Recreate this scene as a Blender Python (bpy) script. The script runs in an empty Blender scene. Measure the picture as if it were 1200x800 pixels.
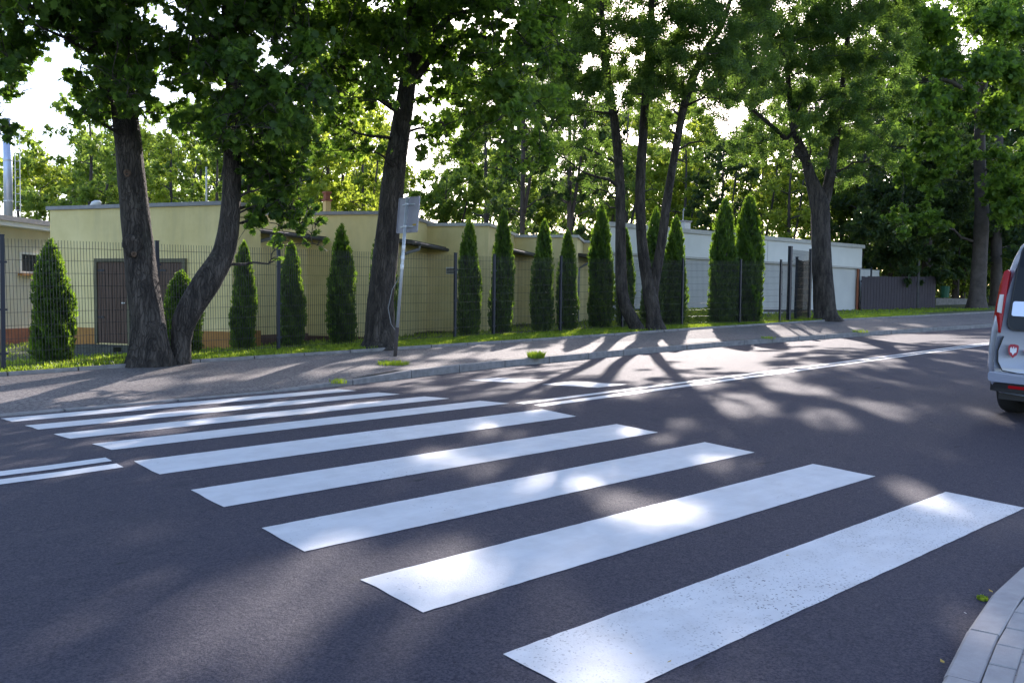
import bpy, math, random
import numpy as np
from mathutils import Vector, Matrix

random.seed(7)
rng = np.random.default_rng(11)
S = bpy.context.scene
COL = S.collection

# ------------------------------------------------------------------ camera, sky, sun, exposure
CAM = np.array([-2.19638619, -1.98348258, 1.36383246])
MC = np.array([[0.74525442, 0.02099207, 0.66644968],
               [-0.66665374, 0.04292405, 0.74413058],
               [0.01298588, 0.99885778, -0.04598378]])      # columns: right, up, forward
FPX = 1040.565
cd = bpy.data.cameras.new('camera'); cam = bpy.data.objects.new('camera', cd); COL.objects.link(cam)
m = Matrix.Identity(4)
for i in range(3):
    m[i][0] = MC[i, 0]; m[i][1] = MC[i, 1]; m[i][2] = -MC[i, 2]; m[i][3] = CAM[i]
cam.matrix_world = m
cd.sensor_width = 36; cd.lens = 31.217; cd.clip_start = .05; cd.clip_end = 2000
S.camera = cam

SUN_AZ, SUN_EL = 38.0, 24.5                                  # azimuth from +X, elevation
w = bpy.data.worlds.new('World'); S.world = w; w.use_nodes = True
nt = w.node_tree
sky = nt.nodes.new('ShaderNodeTexSky'); sky.sky_type = 'NISHITA'; sky.sun_disc = False
sky.sun_elevation = math.radians(SUN_EL); sky.sun_rotation = math.radians(90 - SUN_AZ)
sky.air_density = 1.0; sky.dust_density = 1.2; sky.ozone_density = 1.6
nt.links.new(sky.outputs[0], nt.nodes['Background'].inputs[0])
nt.nodes['Background'].inputs[1].default_value = 0.15
ld = bpy.data.lights.new('sun', 'SUN'); ld.energy = 2.8; ld.angle = math.radians(.53); ld.color = (1, .94, .84)
lo = bpy.data.objects.new('sun', ld); COL.objects.link(lo)
sd = Vector((math.cos(math.radians(SUN_AZ)) * math.cos(math.radians(SUN_EL)),
             math.sin(math.radians(SUN_AZ)) * math.cos(math.radians(SUN_EL)), math.sin(math.radians(SUN_EL))))
lo.rotation_euler = sd.to_track_quat('Z', 'Y').to_euler()
lo.location = (20, 20, 30)
S.view_settings.view_transform = 'Standard'; S.view_settings.look = 'None'
S.view_settings.use_white_balance = True; S.view_settings.white_balance_temperature = 6450; S.view_settings.white_balance_tint = 18
S.view_settings.exposure = 1.6; S.view_settings.gamma = 1

# ------------------------------------------------------------------ geometry of the place
def ray(x, y): return MC @ np.array([(x - 600) / FPX, -(y - 400) / FPX, 1.0])
def at(x, y, D): return CAM + ray(x, y) * D
def road_x(X): return .02 * np.where(X < 34, X, 34 + (X - 34) * .3)
def road_z(X, Y): return road_x(np.asarray(X, float)) + .200 - .04 * np.sqrt((np.asarray(Y, float) - 4.9) ** 2 + .02)
FK = ([-200, -10, 0, 4, 5.2, 6.7, 8.2, 10, 12, 16, 20, 25, 32, 60, 250], [8.0, 8.5, 8.7, 8.88, 9.1, 9.6, 9.95, 10.2, 10.5, 10.95, 10.95, 10.8, 10.3, 9.5, 5])
NK = ([-200, -6, -3, 0, 1.03, 1.5, 2.05, 2.67, 3.3, 5, 250], [-1.0, -1.0, -.95, -.88, -.70, -.59, -.485, -.425, -.39, -.34, -.31])
PB = ([-200, -10, 1, 3.5, 7, 11.2, 14.8, 18.6, 25.5, 30, 35, 60, 250], [12.2, 12.5, 12.75, 12.95, 13.0, 13.1, 13.25, 13.6, 13.8, 13.6, 13.3, 12.5, 8.5])
FN = ([-12, 1.02, 3.5, 5.98, 8.45, 10.95, 12.3, 14.75, 17.25, 19.8, 22.2, 23.9], [12.0, 13.15, 13.62, 14.0, 14.4, 14.75, 14.9, 15.0, 14.98, 14.8, 14.35, 13.95])
def fk(X): return np.interp(X, *FK)
def nk(X): return np.interp(X, *NK)
def pb(X): return np.interp(X, *PB)
def kerb_h(X): return np.interp(X, [3.9, 5.3], [.02, .125])
def back_z(X): return .165 + .0245 * np.interp(X, [-60, -10, 60, 300], [-15, -10, 60, 75])
def land_z(X, Y):                                             # beyond the pavement
    X = np.asarray(X, float); Y = np.asarray(Y, float)
    dip = .45 * np.clip((Y - 14.2) / 6, 0, 1) * np.clip(1 - X / 20, 0, 1)
    return back_z(X) - dip
def pave_z(X, Y):
    a = road_z(X, fk(X)) + kerb_h(X); t = np.clip((Y - fk(X)) / (pb(X) - fk(X)), 0, 1)
    return a + (back_z(X) - .03 - a) * t
def near_z(X, Y): return road_z(X, nk(X)) + .035 + .015 * (nk(X) - Y)
def ground_at(X, Y):
    if Y > pb(X): return float(land_z(X, Y))
    if Y > fk(X): return float(pave_z(X, Y))
    if Y > nk(X): return float(road_z(X, Y))
    return float(near_z(X, Y))

# ------------------------------------------------------------------ materials
def mat(name, col=(.5, .5, .5), rough=.8, metal=0, **kw):
    mt = bpy.data.materials.new(name); mt.use_nodes = True
    b = mt.node_tree.nodes['Principled BSDF']
    b.inputs['Base Color'].default_value = (*col, 1); b.inputs['Roughness'].default_value = rough
    b.inputs['Metallic'].default_value = metal
    for k, v in kw.items(): b.inputs[k.replace('_', ' ')].default_value = v
    return mt
def N(mt, t, **kw):
    n = mt.node_tree.nodes.new(t)
    for k, v in kw.items(): setattr(n, k, v)
    return n
def L(mt, a, b): mt.node_tree.links.new(a, b)
def noise(mt, scale, detail=4, rough=.6, vec=None, stretch=None):
    n = N(mt, 'ShaderNodeTexNoise'); n.inputs['Scale'].default_value = scale
    n.inputs['Detail'].default_value = detail; n.inputs['Roughness'].default_value = rough
    tc = N(mt, 'ShaderNodeNewGeometry') if vec is None else None
    src = tc.outputs['Position'] if vec is None else vec
    if stretch:
        mp = N(mt, 'ShaderNodeMapping'); mp.inputs['Scale'].default_value = stretch
        L(mt, src, mp.inputs[0]); src = mp.outputs[0]
    L(mt, src, n.inputs['Vector']); return n.outputs['Fac']
def noisec(mt, scale):
    n = N(mt, 'ShaderNodeTexNoise'); n.inputs['Scale'].default_value = scale; n.inputs['Detail'].default_value = 3
    g = N(mt, 'ShaderNodeNewGeometry'); L(mt, g.outputs['Position'], n.inputs['Vector']); return n.outputs['Color']
def ramp(mt, fac, stops):
    r = N(mt, 'ShaderNodeValToRGB'); e = r.color_ramp.elements
    while len(e) < len(stops): e.new(.5)
    for i, (p, c) in enumerate(stops): e[i].position = p; e[i].color = (*c, 1)
    L(mt, fac, r.inputs[0]); return r.outputs[0]
def mix(mt, fac, a, b, mode='MIX'):
    x = N(mt, 'ShaderNodeMix', data_type='RGBA', blend_type=mode)
    for s, v in ((0, fac), (6, a), (7, b)):
        if isinstance(v, (int, float)): x.inputs[s].default_value = v
        elif isinstance(v, tuple): x.inputs[s].default_value = (*v, 1)
        else: L(mt, v, x.inputs[s])
    return x.outputs[2]
def bump(mt, h, strength=.5, dist=.01):
    b = N(mt, 'ShaderNodeBump'); b.inputs['Strength'].default_value = strength; b.inputs['Distance'].default_value = dist
    L(mt, h, b.inputs['Height']); L(mt, b.outputs[0], mt.node_tree.nodes['Principled BSDF'].inputs['Normal'])
def base(mt, c): L(mt, c, mt.node_tree.nodes['Principled BSDF'].inputs['Base Color'])
def varied(name, c1, c2, scale, rough=.85, bumpd=.005, bs=None, detail=6, stretch=None, metal=0):
    mt = mat(name, c1, rough, metal); f = noise(mt, scale, detail, .65, stretch=stretch)
    base(mt, ramp(mt, f, [(.3, c1), (.7, c2)]))
    if bumpd: bump(mt, noise(mt, bs or scale * 4, 5, .7, stretch=stretch), .6, bumpd)
    return mt
M = {}
# asphalt
a = mat('asphalt', rough=.75, Specular_IOR_Level=.3)
big = noise(a, .35, 5, .6); fine = noise(a, 85, 3, .8); mid = noise(a, 3.2, 6, .7); grit = noise(a, 24, 5, .85)
c = ramp(a, big, [(.3, (.022, .021, .038)), (.7, (.033, .031, .052))])
c = mix(a, ramp(a, fine, [(.42, (0, 0, 0)), (.60, (1, 1, 1))]), c, (.082, .074, .094))
c = mix(a, ramp(a, grit, [(.54, (0, 0, 0)), (.68, (.8, .8, .8))]), c, (.105, .095, .105))
c = mix(a, ramp(a, grit, [(.28, (.8, .8, .8)), (.42, (0, 0, 0))]), c, (.012, .012, .018))
c = mix(a, ramp(a, mid, [(.58, (0, 0, 0)), (.72, (.6, .6, .6))]), c, (.022, .021, .034))
streak = noise(a, 1.6, 5, .7, stretch=(.25, 3.2, 1))
c = mix(a, ramp(a, streak, [(.55, (0, 0, 0)), (.75, (.35, .35, .35))]), c, (.085, .078, .09))
spl = noise(a, 5.5, 3, .5, stretch=(.5, 1.4, 1))
c = mix(a, ramp(a, spl, [(.70, (0, 0, 0)), (.74, (.75, .75, .75))]), c, (.014, .014, .022))
base(a, c); bump(a, grit, 1, .02); M['asphalt'] = a
# far pavement: worn gravelly asphalt
a = mat('pavement', rough=.8)
f1 = noise(a, 26, 5, .8); f2 = noise(a, .8, 5, .6); f3 = noise(a, 9, 4, .7)
c = ramp(a, f2, [(.3, (.15, .13, .125)), (.7, (.24, .215, .20))])
c = mix(a, ramp(a, f1, [(.44, (1, 1, 1)), (.52, (0, 0, 0))]), c, (.045, .038, .042))
c = mix(a, ramp(a, f3, [(.6, (0, 0, 0)), (.72, (.5, .5, .5))]), c, (.33, .31, .29))
base(a, c); bump(a, f1, 1, .012); M['pavement'] = a
# road paint
def paint(name, dirt, s):
    a = mat(name, rough=.55)
    d = noise(a, s, 5, .75); d2 = noise(a, 1.7, 4, .6, stretch=(1, 5, 1)); d3 = noise(a, 6, 3, .6)
    c = ramp(a, d2, [(.3, (.60, .60, .60)), (.75, (.70, .70, .69))])
    c = mix(a, ramp(a, d3, [(.25, (.6, .6, .6)), (.6, (0, 0, 0))]), c, (.50, .49, .48))
    g = N(a, 'ShaderNodeNewGeometry')
    v = N(a, 'ShaderNodeTexVoronoi'); v.inputs['Scale'].default_value = s; L(a, mix(a, .035, g.outputs['Position'], noisec(a, 40)), v.inputs['Vector'])
    patch = ramp(a, noise(a, 1.1, 3, .6), [(dirt[0], (0, 0, 0)), (dirt[1], (1, 1, 1))])
    spots = ramp(a, v.outputs['Distance'], [(.2, (1, 1, 1)), (.34, (0, 0, 0))])
    v2 = N(a, 'ShaderNodeTexWhiteNoise'); L(a, v.outputs['Position'], v2.inputs[0])
    pick = ramp(a, v2.outputs[0], [(dirt[2], (0, 0, 0)), (dirt[2] + .01, (1, 1, 1))])
    k = mix(a, 1.0, mix(a, 1.0, spots, pick, 'MULTIPLY'), patch, 'MULTIPLY')
    c = mix(a, k, c, (.07, .065, .07))
    base(a, c); bump(a, d, .6, .004); return a
M['paint'] = paint('road_paint', (.5, .7, .85), 60)
M['paint_dirty'] = paint('road_paint_dirty', (.36, .60, .3), 62)
M['kerb'] = varied('kerb_concrete', (.16, .15, .145), (.3, .28, .265), 7, bumpd=.004, bs=60)
M['kerb_near'] = varied('near_kerb_concrete', (.30, .275, .265), (.40, .37, .35), 9, bumpd=.002, bs=120)
M['paver'] = varied('paver_concrete', (.29, .27, .26), (.40, .37, .35), 8, bumpd=.003, bs=110)
M['joint'] = varied('sand_joint', (.05, .045, .04), (.09, .08, .07), 30, bumpd=.004)
a = mat('paving', rough=.8); bk = N(a, 'ShaderNodeTexBrick'); gg = N(a, 'ShaderNodeNewGeometry'); L(a, gg.outputs['Position'], bk.inputs['Vector'])
bk.inputs['Color1'].default_value = (.29, .27, .26, 1); bk.inputs['Color2'].default_value = (.38, .35, .33, 1); bk.inputs['Mortar'].default_value = (.06, .055, .05, 1)
bk.inputs['Scale'].default_value = 1; bk.inputs['Brick Width'].default_value = .215; bk.inputs['Row Height'].default_value = .098; bk.inputs['Mortar Size'].default_value = .004
base(a, mix(a, noise(a, 8, 5, .7), bk.outputs['Color'], (.22, .2, .19))); M['paving'] = a
M['grass_ground'] = varied('grass_ground', (.05, .06, .02), (.10, .13, .035), 6, bumpd=.03, bs=50)
M['land'] = varied('land', (.045, .06, .02), (.085, .11, .03), 1.5, bumpd=.03, bs=20)
M['yellow'] = varied('yellow_render', (.68, .57, .27), (.78, .67, .35), 1.1, bumpd=.003, bs=70)
a = M['yellow']; f_st = noise(a, 2.2, 5, .65, stretch=(1, 1, .12)); f_bl = noise(a, .7, 5, .7)
c = ramp(a, f_bl, [(.3, (.70, .57, .26)), (.7, (.86, .72, .38))]); c = mix(a, ramp(a, f_st, [(.48, (0, 0, 0)), (.75, (.45, .45, .45))]), c, (.48, .41, .23)); base(a, c)
M['cream'] = varied('cream_render', (.60, .56, .44), (.68, .64, .52), 1.5, bumpd=.003, bs=70)
M['white_wall'] = varied('white_render', (.72, .71, .69), (.80, .79, .77), 1.2, bumpd=.002, bs=70)
M['grey_wall'] = varied('grey_panel', (.55, .54, .53), (.63, .62, .60), 1.0, bumpd=.002, bs=60)
M['brick_red'] = varied('red_plinth', (.22, .07, .04), (.33, .12, .06), 5, bumpd=.004)
M['plinth_dark'] = varied('dark_plinth', (.10, .05, .04), (.17, .09, .07), 5, bumpd=.004)
M['orange'] = varied('orange_plinth', (.36, .16, .04), (.45, .22, .06), 5, bumpd=.003)
M['roof_grey'] = varied('roof_sheet', (.20, .20, .22), (.29, .29, .31), 6, .5, .002)
M['roof_light'] = varied('pale_roof_sheet', (.42, .41, .40), (.55, .53, .50), 6, .5, .002)
M['roof_dark'] = varied('roof_felt', (.045, .045, .05), (.10, .09, .085), 8, .8, .004)
M['door'] = varied('door_wood', (.065, .032, .02), (.10, .052, .034), 4, .6, .002, stretch=(8, 8, 1))
M['frame_green'] = varied('door_frame', (.08, .075, .04), (.12, .11, .06), 6, .6, .001)
M['step'] = varied('step_concrete', (.06, .065, .05), (.10, .10, .08), 6)
M['glass'] = mat('window_glass', (.03, .035, .045), .25, Specular_IOR_Level=.3)
M['pvc'] = mat('window_pvc', (.75, .75, .73), .4)
M['fence'] = mat('fence_coating', (.018, .022, .035), .45, .3)
M['wire'] = mat('fence_wire', (.035, .037, .042), .35, .6)
M['galv'] = varied('galvanised', (.42, .44, .46), (.52, .54, .56), 12, .45, .001, metal=.5)
M['plate'] = varied('sign_back', (.30, .29, .33), (.36, .35, .39), 8, .5, .0006, metal=.2)
M['pole_tape'] = mat('reflective_tape', (.8, .8, .8), .4)
M['post_dark'] = mat('rusty_foot', (.06, .045, .04), .8)
M['chimney'] = varied('chimney_steel', (.42, .48, .62), (.52, .58, .72), 3, .4, .001, metal=.4)
M['yellow_pipe'] = mat('yellow_chimney', (.62, .42, .16), .7)
M['plank'] = varied('plank_dark', (.045, .036, .045), (.075, .06, .07), 3, .8, .003, stretch=(6, 6, 1))
M['weed'] = mat('weed_leaf', (.10, .20, .03), .6)
M['leaf_yellow'] = mat('dead_leaf', (.45, .30, .05), .7)
M['litter'] = mat('paper', (.7, .72, .7), .7)
M['bin'] = mat('green_bin', (.02, .16, .10), .5)
M['cable'] = mat('cable', (.25, .25, .25), .5)

def foliage(name, dark, light, trans, sc=.8, tf=.5):
    mt = bpy.data.materials.new(name); mt.use_nodes = True; n = mt.node_tree.nodes
    p = n['Principled BSDF']; p.inputs['Roughness'].default_value = .5
    p.inputs['Specular IOR Level'].default_value = .35
    g = N(mt, 'ShaderNodeNewGeometry'); big = noise(mt, sc, 2, .5)
    mx = N(mt, 'ShaderNodeMath', operation='MULTIPLY_ADD'); L(mt, g.outputs['Random Per Island'], mx.inputs[0]); mx.inputs[1].default_value = .55
    m2 = N(mt, 'ShaderNodeMath', operation='MULTIPLY_ADD'); L(mt, big, m2.inputs[0]); m2.inputs[1].default_value = .9; m2.inputs[2].default_value = -.22
    L(mt, m2.outputs[0], mx.inputs[2])
    cc = ramp(mt, mx.outputs[0], [(.1, dark), (.9, light)]); base(mt, cc)
    t = N(mt, 'ShaderNodeBsdfTranslucent'); tc = mix(mt, 1.0, cc, trans, 'MULTIPLY'); L(mt, tc, t.inputs[0])
    ms = N(mt, 'ShaderNodeMixShader'); ms.inputs[0].default_value = tf
    L(mt, p.outputs[0], ms.inputs[1]); L(mt, t.outputs[0], ms.inputs[2])
    L(mt, ms.outputs[0], n['Material Output'].inputs[0]); return mt
TR = (4.4, 3.9, 1.6)
M['maple'] = foliage('maple_leaf', (.028, .062, .02), (.065, .125, .025), TR, .8, .56)
M['maple2'] = foliage('maple_leaf_lighter', (.035, .075, .02), (.085, .15, .03), TR, .8, .55)
M['ash'] = foliage('ash_leaf', (.030, .065, .025), (.068, .12, .035), TR)
M['bg_bright'] = foliage('bright_leaf', (.07, .11, .025), (.17, .22, .05), TR, .4, .6)
M['bg_mid'] = foliage('mid_leaf', (.045, .085, .03), (.11, .16, .045), TR, .4, .6)
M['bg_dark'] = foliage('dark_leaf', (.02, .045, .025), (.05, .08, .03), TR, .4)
M['thuja'] = foliage('thuja_spray', (.025, .055, .018), (.07, .12, .025), (5.0, 4.6, 1.3), 3, .5)
M['thuja_dry'] = foliage('thuja_spray_dry', (.05, .05, .03), (.11, .11, .05), (2.4, 2.2, 1.0), 3, .4)
M['blade'] = foliage('grass_blade', (.07, .12, .02), (.14, .20, .035), TR, 2, .5)
b = mat('bark', rough=.9)
f = noise(b, 7, 6, .7, stretch=(1, 1, .22)); f2 = noise(b, 1.3, 3, .6); f3 = noise(b, 30, 4, .7, stretch=(1, 1, .3))
c = ramp(b, f, [(.38, (.022, .017, .014)), (.62, (.095, .078, .065))])
c = mix(b, ramp(b, f2, [(.58, (0, 0, 0)), (.72, (.6, .6, .6))]), c, (.13, .12, .095))
base(b, c)
vb = N(b, 'ShaderNodeTexVoronoi', feature='DISTANCE_TO_EDGE'); vb.inputs['Scale'].default_value = 24
gb = N(b, 'ShaderNodeNewGeometry'); mpb = N(b, 'ShaderNodeMapping'); mpb.inputs['Scale'].default_value = (1, 1, .11)
L(b, mix(b, .12, gb.outputs['Position'], noisec(b, 5)), mpb.inputs[0]); L(b, mpb.outputs[0], vb.inputs['Vector'])
crk = ramp(b, vb.outputs['Distance'], [(.0, (.5, .5, .5)), (.12, (1, 1, 1))]); c = mix(b, crk, (.018, .014, .012), c); base(b, c); f3 = crk
ad = N(b, 'ShaderNodeMath', operation='ADD'); L(b, f, ad.inputs[0]); L(b, f3, ad.inputs[1]); bump(b, ad.outputs[0], 1, .05)
M['bark'] = b
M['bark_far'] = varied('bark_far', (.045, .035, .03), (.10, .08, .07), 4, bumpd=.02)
M['moss'] = varied('ivy_bark', (.03, .045, .02), (.07, .085, .04), 6, bumpd=.02)
M['scar'] = varied('bark_scar', (.07, .045, .03), (.13, .08, .05), 9, bumpd=.01)

# ------------------------------------------------------------------ mesh helpers
class MB:
    def __init__(s): s.v = []; s.f = []
    def add(s, vs, fs):
        k = len(s.v); s.v += [tuple(map(float, p)) for p in vs]; s.f += [tuple(i + k for i in f) for f in fs]; return s
    def box(s, o, ax, ay, az):
        o, ax, ay, az = map(lambda q: np.array(q, float), (o, ax, ay, az))
        vs = [o + i * ax + j * ay + k * az for k in (0, 1) for j in (0, 1) for i in (0, 1)]
        return s.add(vs, [(0, 2, 3, 1), (4, 5, 7, 6), (0, 1, 5, 4), (2, 6, 7, 3), (0, 4, 6, 2), (1, 3, 7, 5)])
    def bbox(s, x0, x1, y0, y1, z0, z1): return s.box((x0, y0, z0), (x1 - x0, 0, 0), (0, y1 - y0, 0), (0, 0, z1 - z0))
    def tube(s, pts, rad, n=8, cap=True, jit=0):
        pts = [np.array(p, float) for p in pts]
        if not hasattr(rad, '__len__'): rad = [rad] * len(pts)
        rings = []; ref = None
        for i, p in enumerate(pts):
            d = pts[min(i + 1, len(pts) - 1)] - pts[max(i - 1, 0)]; d /= np.linalg.norm(d) + 1e-9
            if ref is None: ref = np.array([1., 0, 0]) if abs(d[0]) < .9 else np.array([0, 1., 0])
            u = np.cross(d, ref); u /= np.linalg.norm(u); ww = np.cross(u, d); ref = ww if False else ref
            r = rad[i]
            rings.append([p + (u * math.cos(t) + ww * math.sin(t)) * r * (1 + (random.uniform(-jit, jit) if jit else 0)) for t in np.arange(n) * 2 * math.pi / n])
        vs = [q for r in rings for q in r]; fs = []
        for i in range(len(pts) - 1):
            for j in range(n):
                a_, b_ = i * n + j, i * n + (j + 1) % n; fs.append((a_, b_, b_ + n, a_ + n))
        if cap: fs.append(tuple(reversed(range(n)))); fs.append(tuple((len(pts) - 1) * n + j for j in range(n)))
        return s.add(vs, fs)
    def prism(s, poly, z0, z1):
        n = len(poly); return s.add([(x, y, z0) for x, y in poly] + [(x, y, z1) for x, y in poly],
            [tuple(reversed(range(n))), tuple(range(n, 2 * n))] + [(i, (i + 1) % n, (i + 1) % n + n, i + n) for i in range(n)])
    def mesh(s, name, mt, smooth=False):
        me = bpy.data.meshes.new(name); me.from_pydata(s.v, [], s.f)
        if mt: me.materials.append(mt)
        if smooth: me.polygons.foreach_set('use_smooth', [True] * len(me.polygons))
        me.update(); return me
    def build(s, name, mt, parent=None, smooth=False):
        return link(name, s.mesh(name, mt, smooth), parent)
def link(name, me, parent=None):
    o = bpy.data.objects.new(name, me); COL.objects.link(o)
    if parent is not None: o.parent = parent
    return o
def empty(name, label, cat, loc=(0, 0, 0), group=None, rz=0):
    o = bpy.data.objects.new(name, None); COL.objects.link(o); o.location = loc; o.rotation_euler = (0, 0, rz)
    o.empty_display_size = .2; return tag(o, label, cat, group)
def tag(o, label=None, cat=None, group=None, kind=None):
    if label: o['label'] = label
    if cat: o['category'] = cat
    if group: o['group'] = group
    if kind: o['kind'] = kind
    return o
def local(mb, loc):                                            # shift to local coordinates
    mb.v = [(x - loc[0], y - loc[1], z - loc[2]) for x, y, z in mb.v]; return mb
def npmesh(name, V, F, mt, smooth=False):                      # F: (n,k) uniform
    me = bpy.data.meshes.new(name); k = F.shape[1]
    me.vertices.add(len(V)); me.vertices.foreach_set('co', V.astype(np.float32).ravel())
    me.loops.add(F.size); me.loops.foreach_set('vertex_index', F.astype(np.int32).ravel())
    me.polygons.add(len(F)); me.polygons.foreach_set('loop_start', np.arange(0, F.size, k, dtype=np.int32))
    me.materials.append(mt); me.update(calc_edges=True)
    if smooth: me.polygons.foreach_set('use_smooth', np.ones(len(F), bool))
    return me
def strip(name, xs, rows, zf, mt, kind='structure', parent=None, smooth=True):
    """grid: for every X the Y values rows(X) -> list, z from zf"""
    V = []; R = len(rows(xs[0]))
    for X in xs:
        for Y in rows(X): V.append((X, Y, float(zf(X, Y))))
    V = np.array(V); i = np.arange(len(xs) - 1)[:, None] * R + np.arange(R - 1)[None]
    F = np.stack([i, i + R, i + R + 1, i + 1], -1).reshape(-1, 4)
    o = link(name, npmesh(name, V, F, mt, smooth), parent)
    if kind: o['kind'] = kind
    return o

# ------------------------------------------------------------------ ground, road, pavement
xs = np.concatenate([np.arange(-200, -10, 10), np.arange(-10, 36, .5), np.arange(36, 60, 2), np.arange(60, 251, 10)])
xs = np.unique(np.round(xs, 3))
ground = strip('ground', np.array([-900, -200, -60, -20, 0, 20, 40, 60, 100, 250, 900.]), lambda X: [-900, -200, -40, -10, 0, 8, 14, 20, 40, 80, 200, 900.],
      lambda X, Y: (float(land_z(np.clip(X, -60, 250), Y)) if Y > 13 else float(road_x(np.clip(X, -60, 250)))) - .35, M['land'])
def road_rows(X):
    n, k = nk(X), fk(X)
    return [n - .1, n + .3] + list(np.arange(.0, 4.3, .5)) + list(np.arange(4.4, 5.5, .1)) + list(np.arange(5.75, 8.0, .5)) + [k - .02, k + .12]
road = strip('road', xs, road_rows, road_z, M['asphalt'])
pavement = strip('pavement', xs, lambda X: [fk(X) + .13] + [fk(X) + .13 + (pb(X) - fk(X) - .15) * t for t in (.2, .4, .6, .8, 1)],
      lambda X, Y: pave_z(X, Y), M['pavement'])
verge = strip('lawn', xs, lambda X: [pb(X) + d for d in (.0, .3, .7, 1.2, 2, 3, 4.5, 6, 8, 12, 20, 35, 60, 120)],
      lambda X, Y: land_z(X, Y), M['grass_ground'])
near_pave = strip('near_pavement', xs, lambda X: [nk(X) - d for d in (6, 3, 1.5, .8, .4, .17)], lambda X, Y: near_z(X, Y) - .012, M['paving'])

# painted markings
def mark(name, x0, x1, y0, y1, mt, curve=None, lift=.0035):
    nx = max(2, int((x1 - x0) / (.06 if x1 - x0 < 10 else .4)) + 1); ny = max(2, int(abs(y1 - y0) / .1) + 1)
    V = []
    for X in np.linspace(x0, x1, nx):
        for Y in np.linspace(y0, y1, ny):
            yy = Y + (curve(X) if curve else 0) + (random.uniform(-.0022, .0022) if Y in (y0, y1) else 0); V.append((X + (random.uniform(-.006, .006) if X in (x0, x1) else 0), yy, float(road_z(X, yy)) + lift))
    i = np.arange(nx - 1)[:, None] * ny + np.arange(ny - 1)[None]
    F = np.stack([i, i + ny, i + ny + 1, i + 1], -1).reshape(-1, 4)
    return link(name, npmesh(name, np.array(V), F, mt), road)
for k in range(9):
    j = random.uniform(-.01, .01)
    mark('crossing_stripe', 0.0 + j, 4.0 + (.03 if k else 0) + j, k + 0.005, k + .495, M['paint_dirty'] if k == 0 else M['paint'])
ccl = lambda X: float(np.interp(X, [-200, -.5, 4, 7.6, 11.6, 18.8, 60], [-2.2, -.37, -.03, .13, .33, .8, 2.2]))
for y0 in (4.64, 4.88):
    mark('centre_line', -60, -.12, y0 + .05, y0 + .19, M['paint'], ccl)
    mark('centre_line', 4.1 if y0 > 4.7 else 4.15, 90, y0 + .0, y0 + .13, M['paint'], ccl)
for y0 in (5.5, 7.05):
    mark('stop_line_dash', 5.95, 6.5, y0, y0 + 1.0, M['paint'])

# kerbs
def kerb_run(name, fy, x0, x1, ln, wd, zt, mt, side, h=.2, label=None, piece='kerb_stone', sharew=.022):
    """stones along Y=fy(X); width wd towards `side`; zt(X) top height"""
    root = bpy.data.objects.new(name, None); COL.objects.link(root); root['kind'] = 'structure'
    e = .012
    mb = MB(); L_ = ln - sharew; b_ = .012
    prof = [(0, -h), (0, -b_), (b_, 0), (wd - b_ * .5, 0), (wd, -b_ * .5), (wd, -h)]
    vs = [(x, y * side, z) for x in (0, L_) for y, z in prof]; n = len(prof)
    fs = [(i, i + 1, i + 1 + n, i + n) for i in range(n - 1)] + [tuple(range(n)), tuple(range(2 * n - 1, n - 1, -1))]
    me = mb.add(vs, fs).mesh(piece, mt)
    X = x0
    while X < x1:
        Y = fy(X); sl = (fy(X + ln) - Y) / ln; dx = ln / math.hypot(1, sl); X2 = X + dx
        p = Vector((X, Y, zt(X))); q = Vector((X2, fy(X2), zt(X2))); d = (q - p).normalized()
        yv = Vector((0, 0, 1)).cross(d).normalized(); zv = d.cross(yv)
        o = link(piece, me, root)
        mm = Matrix((d, yv, zv)).transposed().to_4x4(); mm.translation = p + Vector((0, random.uniform(-.004, .004), random.uniform(-.003, .003)))
        o.matrix_world = mm; X = X2
    return root
farzt = lambda X: float(road_z(X, fk(X)) + kerb_h(X))
kerb_run('kerb', lambda X: float(fk(X)), -11, 45, 1.3, .13, farzt, M['kerb'], 1, .3)
kerb_run('edging_kerb', lambda X: float(pb(X)) - .02, -10, 44, 1.0, .07, lambda X: float(back_z(X)) + .025, M['kerb'], 1, .2, piece='edging_stone')
nkerb = kerb_run('near_kerb', lambda X: float(nk(X)), -3.05, 9, .52, .115, lambda X: float(near_z(X, nk(X))), M['kerb_near'], -1, .2, sharew=.007)
# pavers of the near pavement, in rows that follow the kerb
pw, pl_ = .098, .215
mb = MB(); mb.bbox(0, pl_ - .008, -(pw - .007), 0, -.05, -.004)
mb.add([(.0, -(pw - .007), -.004), (pl_ - .008, -(pw - .007), -.004), (pl_ - .008, 0, -.004), (0, 0, -.004),
        (.004, -(pw - .011), 0), (pl_ - .012, -(pw - .011), 0), (pl_ - .012, -.004, 0), (.004, -.004, 0)],
       [(0, 1, 5, 4), (1, 2, 6, 5), (2, 3, 7, 6), (3, 0, 4, 7), (4, 5, 6, 7)])
pme = mb.mesh('paver', M['paver'])
for r in range(11):
    X = -.6 + (r % 2) * pl_ / 2
    while X < 4.2:
        off = .122 + r * pw; fy = lambda q: float(nk(q)) - off
        sl = (fy(X + .2) - fy(X)) / .2; an = math.atan(sl); Y = fy(X)
        o = link('paver', pme, near_pave); o.location = (X, Y, float(near_z(X, Y)) - .002 + random.uniform(-.0025, .0015))
        o.rotation_euler = (random.uniform(-.006, .006), -.02 + random.uniform(-.006, .006), an + random.uniform(-.006, .006)); X += pl_ * math.cos(an)

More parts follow.
